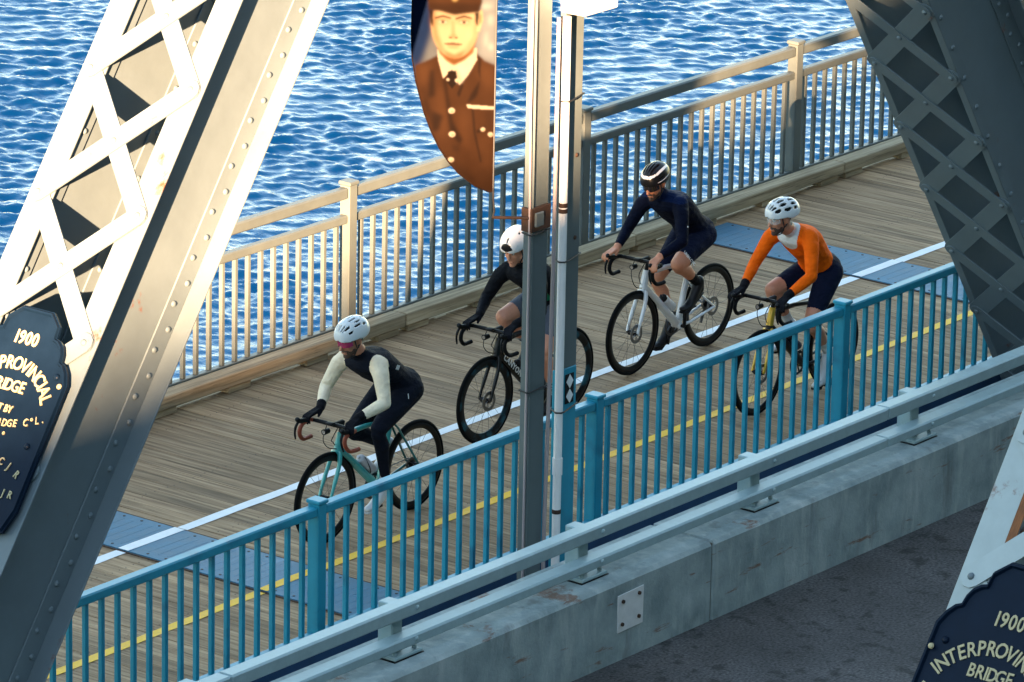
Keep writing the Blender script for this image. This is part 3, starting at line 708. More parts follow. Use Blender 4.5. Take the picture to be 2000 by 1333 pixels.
def build_banner():
    # local frame: u to the right, v up; origin at the lower tip; the print is laid out in its own 460 x 1700 unit sheet
    o = Vector((3.42, -1.40, 0)) + Vector((-.61, .79, 0)) * .245; z0 = 3.04
    L = Vector((.61, -.79, 0)); N = Vector((-.79, -.61, 0))
    G = frame((o.x, o.y, z0), L, (0, 0, 1), N)
    S, V = 2.666 * 290., 2.666 * 285.
    r = root('portrait_banner', (o.x, o.y, z0), 'hanging feather banner printed with a portrait in brown uniform', 'banner')
    st = 2.6
    xs = np.arange(72, 530, st); ys = np.arange(-700, 1020, st); X, Y = np.meshgrid(xs, ys)
    def inside(pts):
        m = np.zeros(X.shape, bool)
        for (xa, ya), (xb, yb) in zip(pts, pts[1:] + pts[:1]):
            if ya == yb: continue
            m ^= ((ya > Y) != (yb > Y)) & (X < (xb - xa) * (Y - ya) / (yb - ya) + xa)
        return m
    def blur(a, sg):
        if sg <= 0: return a
        n = int(3 * sg) + 1; k = np.exp(-.5 * (np.arange(-n, n + 1) / sg) ** 2); k /= k.sum()
        for ax in (0, 1): a = np.apply_along_axis(lambda q: np.convolve(np.pad(q, n, mode='edge'), k, 'valid'), ax, a)
        return a
    C = np.zeros(X.shape + (3,)); C[:] = (.030, .034, .038)
    def paint(pts, col, sg=1.2, al=1.0):
        nonlocal C
        m = (blur(inside(pts).astype(float), sg) * al)[..., None]; C = C * (1 - m) + np.array(col) * m
    def ellp(cx, cy, rx, ry, n=24): return [(cx + rx * math.cos(2 * math.pi * i / n), cy + ry * math.sin(2 * math.pi * i / n)) for i in range(n)]
    rn = np.random.default_rng(4)
    paint([(430, -700), (524, -700), (524, 360), (415, 300), (420, 0)], (.055, .062, .066), 10)
    for cx, cy, rx, ry in ((470, -60, 22, 40), (462, 40, 30, 14), (484, 110, 12, 30), (462, 210, 10, 40), (490, 250, 14, 20), (478, -300, 24, 90)): paint(ellp(cx, cy, rx, ry), (.12, .125, .12), 4, .6)
    paint([(90, -700), (300, -700), (238, -60), (215, 60), (170, 230), (132, 350), (105, 445), (70, 320), (70, -200)], (.0010, .0045, .018), 5)
    for _ in range(14): paint(ellp(rn.uniform(100, 190), rn.uniform(-500, 60), rn.uniform(4, 14), rn.uniform(3, 10)), (.004, .018, .05), 3, .7)
    br, dk, lt = (.0115, .0046, .0016), (.0030, .0014, .0008), (.021, .0088, .0032)
    paint([(100, 356), (150, 335), (215, 300), (250, 360), (290, 440), (340, 445), (390, 370), (415, 285), (460, 325), (530, 350), (530, 1020), (420, 990), (330, 920), (225, 790), (140, 600), (98, 440)], br, 2)
    for pts, c, sg, al in (([(112, 360), (170, 335), (185, 400), (130, 470)], lt, 12, .7), ([(420, 310), (505, 350), (505, 480), (440, 430)], lt, 14, .7), ([(215, 470), (262, 470), (275, 720), (225, 720)], lt, 14, .6), ([(330, 560), (372, 600), (384, 780), (335, 780)], lt, 14, .55), ([(430, 720), (500, 720), (508, 900), (450, 880)], lt, 12, .4),
        ([(178, 380), (198, 376), (205, 510), (168, 528)], dk, 6, .8), ([(190, 590), (248, 610), (228, 690), (194, 695)], dk, 6, .8), ([(370, 548), (388, 500), (438, 420), (424, 500), (408, 524)], dk, 4, .8), ([(244, 420), (262, 430), (300, 640), (352, 735), (336, 762), (286, 700)], dk, 5, .8), ([(394, 560), (404, 560), (418, 700), (452, 850), (444, 852), (408, 700)], dk, 3, .85), ([(418, 690), (470, 660), (466, 674), (430, 700)], dk, 3, .8), ([(425, 300), (440, 316), (436, 420), (424, 380)], dk, 3, .7), ([(150, 470), (168, 540), (200, 640), (188, 660), (146, 560)], dk, 7, .6), ([(300, 760), (345, 760), (330, 800), (300, 790)], dk, 8, .6), ([(250, 790), (340, 880), (430, 950), (416, 972), (320, 905)], dk, 10, .6), ([(470, 580), (500, 580), (498, 690), (476, 690)], dk, 10, .5), ([(340, 440), (352, 452), (330, 520), (318, 500)], dk, 3, .8)): paint(pts, c, sg / st * 1.6, al)
    wh, fc, sh, sd = (.125, .11, .085), (.120, .092, .056), (.050, .021, .006), (.012, .0045, .0018)
    paint([(212, 272), (220, 330), (246, 420), (292, 372), (330, 452), (372, 400), (418, 320), (416, 258)], wh, 1.2)
    paint([(300, 372), (330, 448), (344, 430), (320, 372)], (.06, .05, .04), 3, .7)
    paint([(270, 382), (312, 380), (322, 436), (292, 474), (262, 432)], dk, 1.2)
    paint([(208, 220), (225, 290), (262, 332), (300, 352), (350, 324), (398, 285), (414, 200)], sh, 2)
    paint([(240, 290), (300, 345), (360, 312), (370, 290), (300, 322)], sd, 4, .6)
    paint(ellp(302, 140, 122, 172, 36), fc, 2)
    paint([(180, 60), (200, 60), (214, 190), (250, 282), (232, 282), (196, 215), (178, 130)], sh, 4, .75); paint([(424, 60), (410, 60), (398, 190), (350, 290), (372, 288), (412, 210), (428, 130)], sh, 4, .45)
    paint([(238, 270), (300, 296), (362, 268), (340, 306), (300, 318), (262, 306)], sh, 3, .8)
    paint([(418, 66), (442, 58), (448, 110), (430, 172), (412, 172)], fc, 1.5); paint([(424, 84), (438, 80), (438, 120), (426, 140)], sh, 2, .6)
    for xa in (240, 348):
        paint(ellp(xa, 116, 44, 24), sh, 6, .55); paint([(xa - 44, 104), (xa, 90), (xa + 42, 102), (xa + 40, 110), (xa, 101), (xa - 42, 114)], sd, 1.5, .9)
        paint(ellp(xa, 127, 24, 8), (.10, .085, .065), 1.5, .8); paint(ellp(xa, 127, 8, 8), sd, 1.2, .9); paint([(xa - 26, 122), (xa, 116), (xa + 26, 122), (xa, 120)], sd, 1, .8)
    paint([(286, 120), (296, 120), (302, 190), (320, 204), (298, 214), (266, 206), (286, 192)], sh, 3, .6); paint(ellp(280, 207, 9, 4), sd, 1.2, .8); paint(ellp(310, 207, 9, 4), sd, 1.2, .8)
    paint([(248, 238), (292, 232), (342, 238), (338, 246), (292, 248), (252, 246)], sd, 1.4, .8); paint(ellp(294, 256, 32, 7), sh, 3, .6)
    paint([(160, -190), (156, 0), (168, 66), (230, 70), (300, 88), (370, 78), (424, 70), (440, 20), (436, -190), (300, -280)], br, 2)
    paint([(160, 30), (440, 26), (424, 72), (370, 80), (300, 90), (230, 72), (168, 68)], dk, 4, .55); paint([(200, -160), (300, -200), (320, 10), (220, 20)], lt, 16, .6); paint(ellp(300, -2, 18, 22), (.07, .05, .02), 2)
    paint([(168, 60), (188, 68), (190, 160), (176, 130)], dk, 2); paint([(404, 74), (426, 70), (420, 146), (408, 132)], dk, 2)
    paint([(368, 552), (440, 556), (530, 562), (530, 576), (440, 574), (376, 570)], wh, 1.2)
    for x, y, q in ((292, 585, 17), (296, 706, 17), (293, 840, 15), (455, 680, 12), (495, 706, 14), (270, 426, 8), (318, 430, 12)): paint(ellp(x, y, q, q * .85, 14), wh, 1.2); paint(ellp(x + 3, y + 4, q * .5, q * .4, 10), (.06, .045, .02), 1.2, .6)
    C *= (1 + .10 * blur(rn.normal(0, 1, X.shape), 6) * 6)[..., None]; C = np.clip(C, 0, 1)
    out = [(90, -700), (84, -200), (78, 200), (84, 320), (105, 440), (150, 600), (188, 695), (230, 780), (278, 850), (330, 910), (420, 980), (500, 1012), (513, 1010), (514, 800), (515, 400), (522, 0), (524, -700)]
    keep = inside(out); kc = keep[:-1, :-1] & keep[1:, :-1] & keep[:-1, 1:] & keep[1:, 1:]
    U = (X - 514) / S; Vv = (1010 - Y) / V; Zb = .014 * np.sin(Vv * 4.2 + .6) * np.minimum(1, np.abs(U) * 3.5) + .004 * np.sin(U * 30 + Vv * 9) * np.minimum(1, np.abs(U) * 5)
    ids = np.arange(X.size).reshape(X.shape); q = np.stack([ids[:-1, :-1][kc], ids[1:, :-1][kc], ids[1:, 1:][kc], ids[:-1, 1:][kc]], -1)
    used, inv = np.unique(q, return_inverse=True); q = inv.reshape(q.shape); P = np.stack([U.ravel(), Vv.ravel(), Zb.ravel()], -1)[used]; Cc = C.reshape(-1, 3)[used]
    me = bpy.data.meshes.new('cloth'); me.from_pydata(P.tolist(), [], q.tolist())
    at = me.color_attributes.new('print', 'FLOAT_COLOR', 'POINT'); at.data.foreach_set('color', np.c_[Cc, np.ones(len(Cc))].astype(np.float32).ravel()); me.shade_smooth()
    m = bpy.data.materials.new('printed_cloth'); m.use_nodes = True; t = m.node_tree; b_ = t.nodes['Principled BSDF']; b_.inputs['Roughness'].default_value = .8; b_.inputs['Specular IOR Level'].default_value = .04
    an = nd(t, 'ShaderNodeVertexColor'); an.layer_name = 'print'; t.links.new(an.outputs[0], b_.inputs['Base Color']); me.materials.append(m)
    cl = part('cloth', me, r, G); md = cl.modifiers.new('thickness', 'SOLIDIFY'); md.thickness = .002; md.offset = -1
    hem = MB().tube([(Vector((p[0] - 514, 0, 0)) / S + Vector((0, (1010 - p[1]) / V, 0))) + Vector((0, 0, .014 * math.sin((1010 - p[1]) / V * 4.2 + .6) * min(1, abs(p[0] - 514) / S * 3.5))) for p in out[1:12]], .004, 6)
    part('hem', hem.mesh('hem', mat('banner_hem', (.012, .006, .004), .8, spec=.05), 60), r, G)
    tip = o + Vector((0, 0, z0))
    part('tie_cord', MB().tube([tip + Vector((0, 0, .03)), tip + Vector((.0, .0, -.04)), tip + Vector((.01, -.005, -.13)), tip + Vector((.0, 0, -.175))], .007, 6).mesh('tie_cord', M['strap'], 60), r)
    part('spar', MB().tube([tip + Vector((0, 0, 0)), tip + Vector((0, 0, 1.2)), tip + Vector((.0, 0, 2.4))], .006, 6).mesh('spar', mat('spar_grey', (.05, .05, .05), .6), 60), r)
build_banner()

# ------------------------------------------------------------------ bicycles  (local: x back from the front axle, y to the rider's right, z up)
WR = .338
def ring_prof(r, n=10): return [(r * math.cos(2 * math.pi * i / n), r * math.sin(2 * math.pi * i / n)) for i in range(n)]
MESH = {}
def wheel(parent, x, rimdepth, rimmat, key, disc=True, rear=False, rot=0.0):
    t = .0155
    if key not in MESH:
        d = rimdepth; ri = WR - 2 * t + .006
        rim = MB().torus((0, 0, 0), 0, [(ri, .011), (ri - .006, .0135), (ri - d * .5, .0125), (ri - d, .004), (ri - d, -.004), (ri - d * .5, -.0125), (ri - .006, -.0135), (ri, -.011)], 72).mesh('wheel', rimmat, 50)
        tyre = MB().torus((0, 0, 0), WR - t, ring_prof(t), 72).mesh('tyre', M['tyre'], 180)
        sp = MB(); n = 20
        for i in range(n):
            a = 2 * math.pi * i / n; sd = 1 if i % 2 else -1; b2 = a + (.35 if (i // 2) % 2 else -.35)
            sp.tube([(.022 * math.cos(b2), sd * .03, .022 * math.sin(b2)), ((ri - d + .004) * math.cos(a), 0, (ri - d + .004) * math.sin(a))], .0014, 4, False)
        sp = sp.mesh('spokes', mat('spoke', (.05, .05, .05), .35, metal=.6))
        hub = MB().tube([(0, -.052, 0), (0, -.034, 0), (0, -.03, 0), (0, .03, 0), (0, .034, 0), (0, .052, 0)], [.010, .012, .021, .021, .012, .010], 14).mesh('hub', M['black'], 40)
        rot_ = MB().torus((0, -.04, 0), .062, [(.016, .0011), (-.012, .0011), (-.012, -.0011), (.016, -.0011)], 40)
        for i in range(6):
            a = i * math.pi / 3; rot_.tube([(.018 * math.cos(a), -.04, .018 * math.sin(a)), (.052 * math.cos(a + .4), -.04, .052 * math.sin(a + .4))], .003, 5)
        rot_ = rot_.mesh('disc_rotor', mat('rotor_steel', (.22, .22, .23), .35, metal=.9), 30)
        cas = MB()
        for k in range(9): cas.torus((0, .022 + .0036 * k, 0), .052 - .0030 * k, [(.003, .001), (-.012, .001), (-.012, -.001), (.003, -.001)], 30)
        cas = cas.mesh('cassette', mat('cassette_steel', (.16, .16, .16), .4, metal=.9))
        MESH[key] = (rim, tyre, sp, hub, rot_, cas)
    rim, tyre, sp, hub, rot_, cas = MESH[key]
    Mx = T(x, 0, WR) @ Matrix.Rotation(rot, 4, 'Y')
    w = part('wheel', rim, parent, Mx, True)
    for nm, me in (('tyre', tyre), ('spokes', sp), ('hub', hub)) + ((('disc_rotor', rot_),) if disc else ()) + ((('cassette', cas),) if rear else ()):
        part(nm, me, w, None, True)
    return w
def smooth_path(P, n=6):
    P = [Vector(p) for p in P]; Q = []
    for i in range(len(P) - 1):
        p0, p1, p2, p3 = P[max(i - 1, 0)], P[i], P[i + 1], P[min(i + 2, len(P) - 1)]
        for k in range(n):
            t = k / n
            Q.append(.5 * ((2 * p1) + (p2 - p0) * t + (2 * p0 - 5 * p1 + 4 * p2 - p3) * t * t + (3 * p1 - p0 - 3 * p2 + p3) * t ** 3))
    return Q + [P[-1]]
def bicycle(x0, y0, label, fm, forkm, rimm, key, tape, barz, crank, disc=True, rimdepth=.05, wb=1.0, accent=None, lean=0.0, tubek=1.0, lowstay=True, fm2=None, saddlem=None):
    r = root('bicycle', (x0, y0, 0), label, 'bicycle', 'road bikes ridden on the boardwalk', (0, 0, 0))
    def pt(nm, mb, m, sm=50, par=None): return part(nm, mb.mesh(nm, m, sm), par or r, None, True)
    BB = Vector((.595, 0, .268)); RA = Vector((wb, 0, WR)); HB = Vector((.125, 0, .655)); HT = Vector((.165, 0, .795 + (barz - .87) * .5)); ST = Vector((.735, 0, .755))
    f = MB(); k = tubek
    f.tube([HB, HT], [.029 * k, .024 * k], 14); f.tube([HB + Vector((.012, 0, .03)), BB + Vector((-.02, 0, .02))], [.029 * k, .032 * k], 14)
    f.tube([HT + Vector((.01, 0, -.025)), (HT + ST) / 2 + Vector((0, 0, -.004)), ST + Vector((-.005, 0, -.015))], [.022 * k, .018 * k, .017 * k], 12)
    f.tube([BB, ST], [.027 * k, .017 * k], 12); f.tube([BB + Vector((0, -.042, 0)), BB + Vector((0, .042, 0))], .025, 16)
    frame_o = pt('frame', f, fm)
    stm = fm2 or fm
    s = MB(); zs = .60 if lowstay else .73
    up = BB + (ST - BB) * ((zs - BB.z) / (ST.z - BB.z))
    for sg in (-1, 1):
        s.tube([up + Vector((.01, sg * .010, 0)), up + Vector((.05, sg * .028, -.05)), RA + Vector((-.0, sg * .058, .0))], [.009, .009, .009], 8)
        s.tube([BB + Vector((.02, sg * .03, 0)), BB + Vector((.12, sg * .045, .01)), RA + Vector((0, sg * .058, 0))], [.014, .012, .010], 8)
    pt('rear_stays', s, stm, 60, frame_o)
    fk = MB(); fk.tube([HB + Vector((.004, -.028, -.004)), HB + Vector((.0, 0, .004)), HB + Vector((.004, .028, -.004))], [.018, .024, .018], 10)
    for sg in (-1, 1): fk.tube(smooth_path([HB + Vector((0, sg * .030, .0)), HB + Vector((-.028, sg * .046, -.09)), Vector((.03, sg * .052, WR + .08)), Vector((0, sg * .052, WR))], 4), [.018] * 4 + [.016] * 4 + [.012] * 4 + [.010], 10)
    pt('fork', fk, forkm)
    if accent:
        pt('head_badge', MB().tube([HB + (HT - HB) * .2, HT + Vector((.003, 0, .012))], [.0305 * k, .0265 * k], 14), accent, 50, frame_o)
    wheel(r, 0, rimdepth, rimm, key, disc, False, random.uniform(0, 1)); wheel(r, wb, rimdepth, rimm, key, disc, True, random.uniform(0, 1))
    # stem, bars, hoods, levers
    ax = (HT - HB).normalized(); sp_ = HT + ax * ((barz - HT.z) / ax.z)
    BC = Vector((.088, 0, barz))
    st = MB(); st.tube([HT, sp_ + ax * .012], .0165, 12); st.tube([sp_, BC], [.019, .018], 12)
    pt('stem', st, M['black'])
    hb = MB(); hb.tube([BC + Vector((0, -.20, 0)), BC + Vector((0, -.06, .002)), BC + Vector((0, .06, .002)), BC + Vector((0, .20, 0))], [.0145, .0155, .0155, .0145], 10)
    bar = pt('handlebar', hb, M['black'])
    for sg in (-1, 1):
        y = sg * .205
        path = smooth_path([(.088, sg * .185, barz), (.07, y, barz + .002), (.0, y, barz - .006), (-.035, y, barz - .035), (-.035, sg * .21, barz - .085), (.005, sg * .215, barz - .128), (.065, sg * .22, barz - .135), (.105, sg * .22, barz - .133)], 5)
        pt('drop', MB().tube(path, .0155, 10), tape, 60, bar)
        hd = MB().tube(smooth_path([(.035, y, barz + .004), (-.01, y, barz + .014), (-.05, y, barz + .022), (-.078, y, barz + .044)], 4), [.018, .019, .019, .019, .0185, .018, .018, .018, .018, .018, .0185, .017, .012], 10)
        hood = pt('brake_hood', hd, M['black'], 60, bar)
        lv = MB().tube(smooth_path([(-.062, y, barz + .012), (-.082, y + sg * .004, barz - .02), (-.083, y + sg * .010, barz - .065), (-.068, y + sg * .016, barz - .112)], 4), [.010] * 6 + [.008] * 5 + [.006] * 2, 8)
        part('brake_lever', lv.mesh('brake_lever', M['black'], 60), hood, None, True)
    # computer and lamp under the bar
    pt('bike_computer', MB().cbox(.025, .075, -.03, .03, barz + .012, barz + .03, .006), M['black'])
    lamp = pt('lamp', MB().tube([(.03, .045, barz - .05), (.085, .045, barz - .05)], [.022, .019], 12), M['black'])
    part('lens', MB().tube([(.0285, .045, barz - .05), (.0295, .045, barz - .05)], .015, 12).mesh('lens', M['chrome']), lamp, None, True)
    pt('cables', MB().tube(smooth_path([(.07, .05, barz - .01), (.02, .04, barz - .10), (.05, .02, .70), (.115, -.015, .68)], 6), .0035, 6).tube(smooth_path([(.07, -.05, barz - .01), (.03, -.03, barz - .09), (.07, -.01, .74), (.12, .012, .70)], 6), .0035, 6), M['black'])
    # seat
    sz = .955
    pt('seatpost', MB().tube([ST + Vector((-.006, 0, -.02)), Vector((.785, 0, sz - .03))], [.0145, .0135], 12), M['black'])
    sd = MB()
    for xa, w, z, xb, w2, z2 in ((.63, .022, sz - .002, .74, .032, sz), (.74, .032, sz, .90, .068, sz + .008)):
        sd.hull([(xa + dx, yy, z + dz) for yy in (-w, w) for dx in (0,) for dz in (-.028, 0)] + [(xa, 0, z + .008)] + [(xb, yy, z2 + dz) for yy in (-w2, w2) for dz in (-.03, .0)] + [(xb, 0, z2 + .006)])
    pt('saddle', sd, saddlem or M['black'], 60)
    # crankset
    c = MB(); cl = .172; ca = R(crank)             # crank: angle of the left pedal from straight forward, positive upwards
    lp = BB + Vector((-cl * math.cos(ca), -.072, cl * math.sin(ca))); rp = BB + Vector((cl * math.cos(ca), .072, -cl * math.sin(ca)))
    c.tube([BB + Vector((0, -.066, 0)), lp], [.015, .011], 8); c.tube([BB + Vector((0, .066, 0)), rp], [.015, .011], 8); c.tube([BB + Vector((0, -.07, 0)), BB + Vector((0, .07, 0))], .014, 10)
    cr = pt('crankset', c, M['black'])
    ch = MB().torus(tuple(BB + Vector((0, .05, 0))), .088, [(.010, .0015), (-.010, .0015), (-.010, -.0015), (.010, -.0015)], 48)
    for i in range(5): 
        a = i * 1.2566; ch.tube([BB + Vector((0, .05, 0)), BB + Vector((.08 * math.cos(a), .05, .08 * math.sin(a)))], .007, 6)
    part('chainring', ch.mesh('chainring', mat('ring_grey', (.09, .09, .095), .35, metal=.8), 30), cr, None, True)
    for p, sg in ((lp, -1), (rp, 1)): part('pedal', MB().cbox(p.x - .035, p.x + .035, p.y + (sg * .015 if sg > 0 else -.075), p.y + (.075 if sg > 0 else -.015), p.z - .009, p.z + .009, .004).mesh('pedal', M['black']), cr, None, True)
    y = .047
    ch = MB()
    for za, zb in ((BB.z + .095, WR + .042), (BB.z - .095, WR - .05)): ch.tube([(BB.x, y, za), (wb - .0, y, zb)], .0045, 5)
    ch.tube([(wb + .01, y, WR - .05), (wb - .02, y, WR - .11), (wb - .035, y, WR - .15)], .012, 8)
    pt('chain', ch, mat('chain_steel', (.10, .10, .10), .4, metal=.8)); 
    # bottle cages
    dn = (BB - HB).normalized(); nn = Vector((-dn.z, 0, dn.x)); nn = nn if nn.z > 0 else -nn
    q = HB + dn * .30 + nn * .038
    cg = MB()
    for sg in (-1, 1): cg.tube(smooth_path([q + dn * .16, q + nn * .02 + Vector((0, sg * .036, 0)) + dn * .08, q + nn * .06 + Vector((0, sg * .03, 0)) - dn * .02], 5), .0032, 6)
    pt('bottle_cage', cg, M['black'] if key != 'w3' else M['pvc'])
    return r, q, dn, nn, lp, rp
def bottle(org, q, dn, nn, label, body, capm, size=1.0):
    a = q + nn * .040 + dn * .15; up = -dn
    r = root('water_bottle', Vector(org) + a, label, 'water bottle', 'water bottles in the bike cages')
    p = [(0, .034), (.005, .0365), (.09, .0365), (.10, .033), (.11, .0365), (.145, .0365), (.155, .033)]
    part('flask', MB().tube([up * d for d, _ in p], [w for _, w in p], 18).mesh('flask', body, 40), r, None, True)
    part('cap', MB().tube([up * .1555, up * .172, up * .182, up * .186, up * .205], [.034, .034, .026, .013, .012], 16).mesh('cap', capm, 40), r, None, True)

frame_teal = mat('celeste_frame', (.045, .38, .36), .28, var=.12, vscale=9, coat=.6)
frame_teal2 = mat('celeste_dark', (.02, .16, .16), .3, coat=.5)
frame_black = mat('black_frame', (.005, .005, .006), .32, spec=.35)
frame_white = mat('white_frame', (.74, .75, .77), .25, coat=.6)
frame_gold = mat('gold_frame', (.62, .36, .03), .28, metal=.35, coat=.5)
rim_teal = mat('teal_mottled_rim', (.005, .006, .008), .4, dirt=((.02, .13, .18), .50, 9.0, (1, .3, 1)), spec=.25)
silver_lbl = mat('rim_label', (.3, .3, .3), .4)
R1 = (3.77, .64); R2 = (6.31, 1.20); R3 = (8.42, 1.40); R4 = (8.23, .06)
b1 = bicycle(*R1, 'teal road bike with brown handlebar tape, first in line', frame_teal, frame_teal, M['rim'], 'w1', M['tape'], .862, -25, disc=False, rimdepth=.042, fm2=frame_teal2, lowstay=False)
b2 = bicycle(*R2, 'black road bike with teal mottled rims behind the steel pole', frame_black, frame_black, rim_teal, 'w2', M['btape'], .862, -90, rimdepth=.058, tubek=1.15)
b3 = bicycle(*R3, 'white road bike with black wheels nearest the river railing', frame_white, frame_white, M['rim'], 'w3', M['btape'], .905, 96, rimdepth=.045, wb=1.01, tubek=1.12)
b4 = bicycle(*R4, 'gold and black road bike seen through the blue railing', frame_black, frame_gold, M['rim'], 'w4', M['btape'], .895, -128, rimdepth=.035, fm2=frame_black, accent=frame_gold)
bw = mat('bottle_clear', (.62, .58, .60), .35, var=.15, vscale=14); bp_ = mat('bottle_pink', (.45, .08, .28), .4); bwt = mat('bottle_white', (.75, .76, .78), .35); bdk = mat('bottle_dark', (.02, .03, .06), .35)
bottle((R1[0], R1[1], 0), b1[1], b1[2], b1[3], 'cloudy white bottle with pink print on the teal bike', bw, bw)
bottle((R2[0], R2[1], 0), b2[1], b2[2], b2[3], 'dark blue bottle on the black bike', bdk, M['black'])
bottle((R3[0], R3[1], 0), b3[1], b3[2], b3[3], 'white bottle with black cap on the white bike', bwt, M['black'])
bottle((R4[0], R4[1], 0), b4[1], b4[2], b4[3], 'dark bottle on the gold bike behind blue pickets', bdk, M['black'])
def frame_text(b, s, size, m, y, a, c, off=0.0, k=.5):
    HB, BBp = Vector((.137, 0, .685)), Vector((.575, 0, .288)); d = (BBp - HB).normalized(); p = HB + (BBp - HB) * k
    upv = Vector((-d.z, 0, d.x)); upv = upv if upv.z > 0 else -upv
    me = text_mesh(s, size, m, .0008, bold=.0015, space=1.12)
    fr = [o for o in b[0].children if o.name.startswith('frame')][0]
    part('lettering', me, fr, frame((p.x, y, p.z), d, upv, d.cross(upv)), True)
frame_text(b2, 'CANYON', .062, M['pvc'], -.0385, 0, 0, k=.345)

# ------------------------------------------------------------------ riders
US = []
for j in range(0, 9):
    p = math.pi * j / 8
    for i in range(14 if 0 < j < 8 else 1):
        t = 2 * math.pi * i / 14; US.append(Vector((math.sin(p) * math.cos(t), math.sin(p) * math.sin(t), math.cos(p))))
def ell(c, r, Rm=None):
    r = r if isinstance(r, (tuple, list)) else (r, r, r); c = Vector(c)
    return [c + (Rm @ Vector((u.x * r[0], u.y * r[1], u.z * r[2])) if Rm else Vector((u.x * r[0], u.y * r[1], u.z * r[2]))) for u in US]
def cap_hull(mb, a, ra, b, rb, Rm=None): mb.hull(ell(a, ra, Rm) + ell(b, rb, Rm))
def remesh(mb, voxel, it=6, name='body'):
    me = bpy.data.meshes.new('tmp'); me.from_pydata(mb.v, [], mb.f); me.update()
    bm = bmesh.new(); bm.from_mesh(me); bmesh.ops.recalc_face_normals(bm, faces=bm.faces); bm.to_mesh(me); bm.free()
    o = bpy.data.objects.new('tmp', me)
    md = o.modifiers.new('r', 'REMESH'); md.mode = 'VOXEL'; md.voxel_size = voxel
    ms = o.modifiers.new('s', 'SMOOTH'); ms.factor = .5; ms.iterations = it
    out = evaluated(o)
    bpy.data.objects.remove(o); bpy.data.meshes.remove(me); out.name = name; out.shade_smooth(); return out
def ik(a, c, l1, l2, hint):
    a, c, hint = Vector(a), Vector(c), Vector(hint); d = c - a; L = min(d.length, (l1 + l2) * .998); u = d.normalized()
    x = (l1 * l1 - l2 * l2 + L * L) / (2 * L); h = math.sqrt(max(l1 * l1 - x * x, 0)); w = (hint - u * hint.dot(u)).normalized()
    return a + u * x + w * h
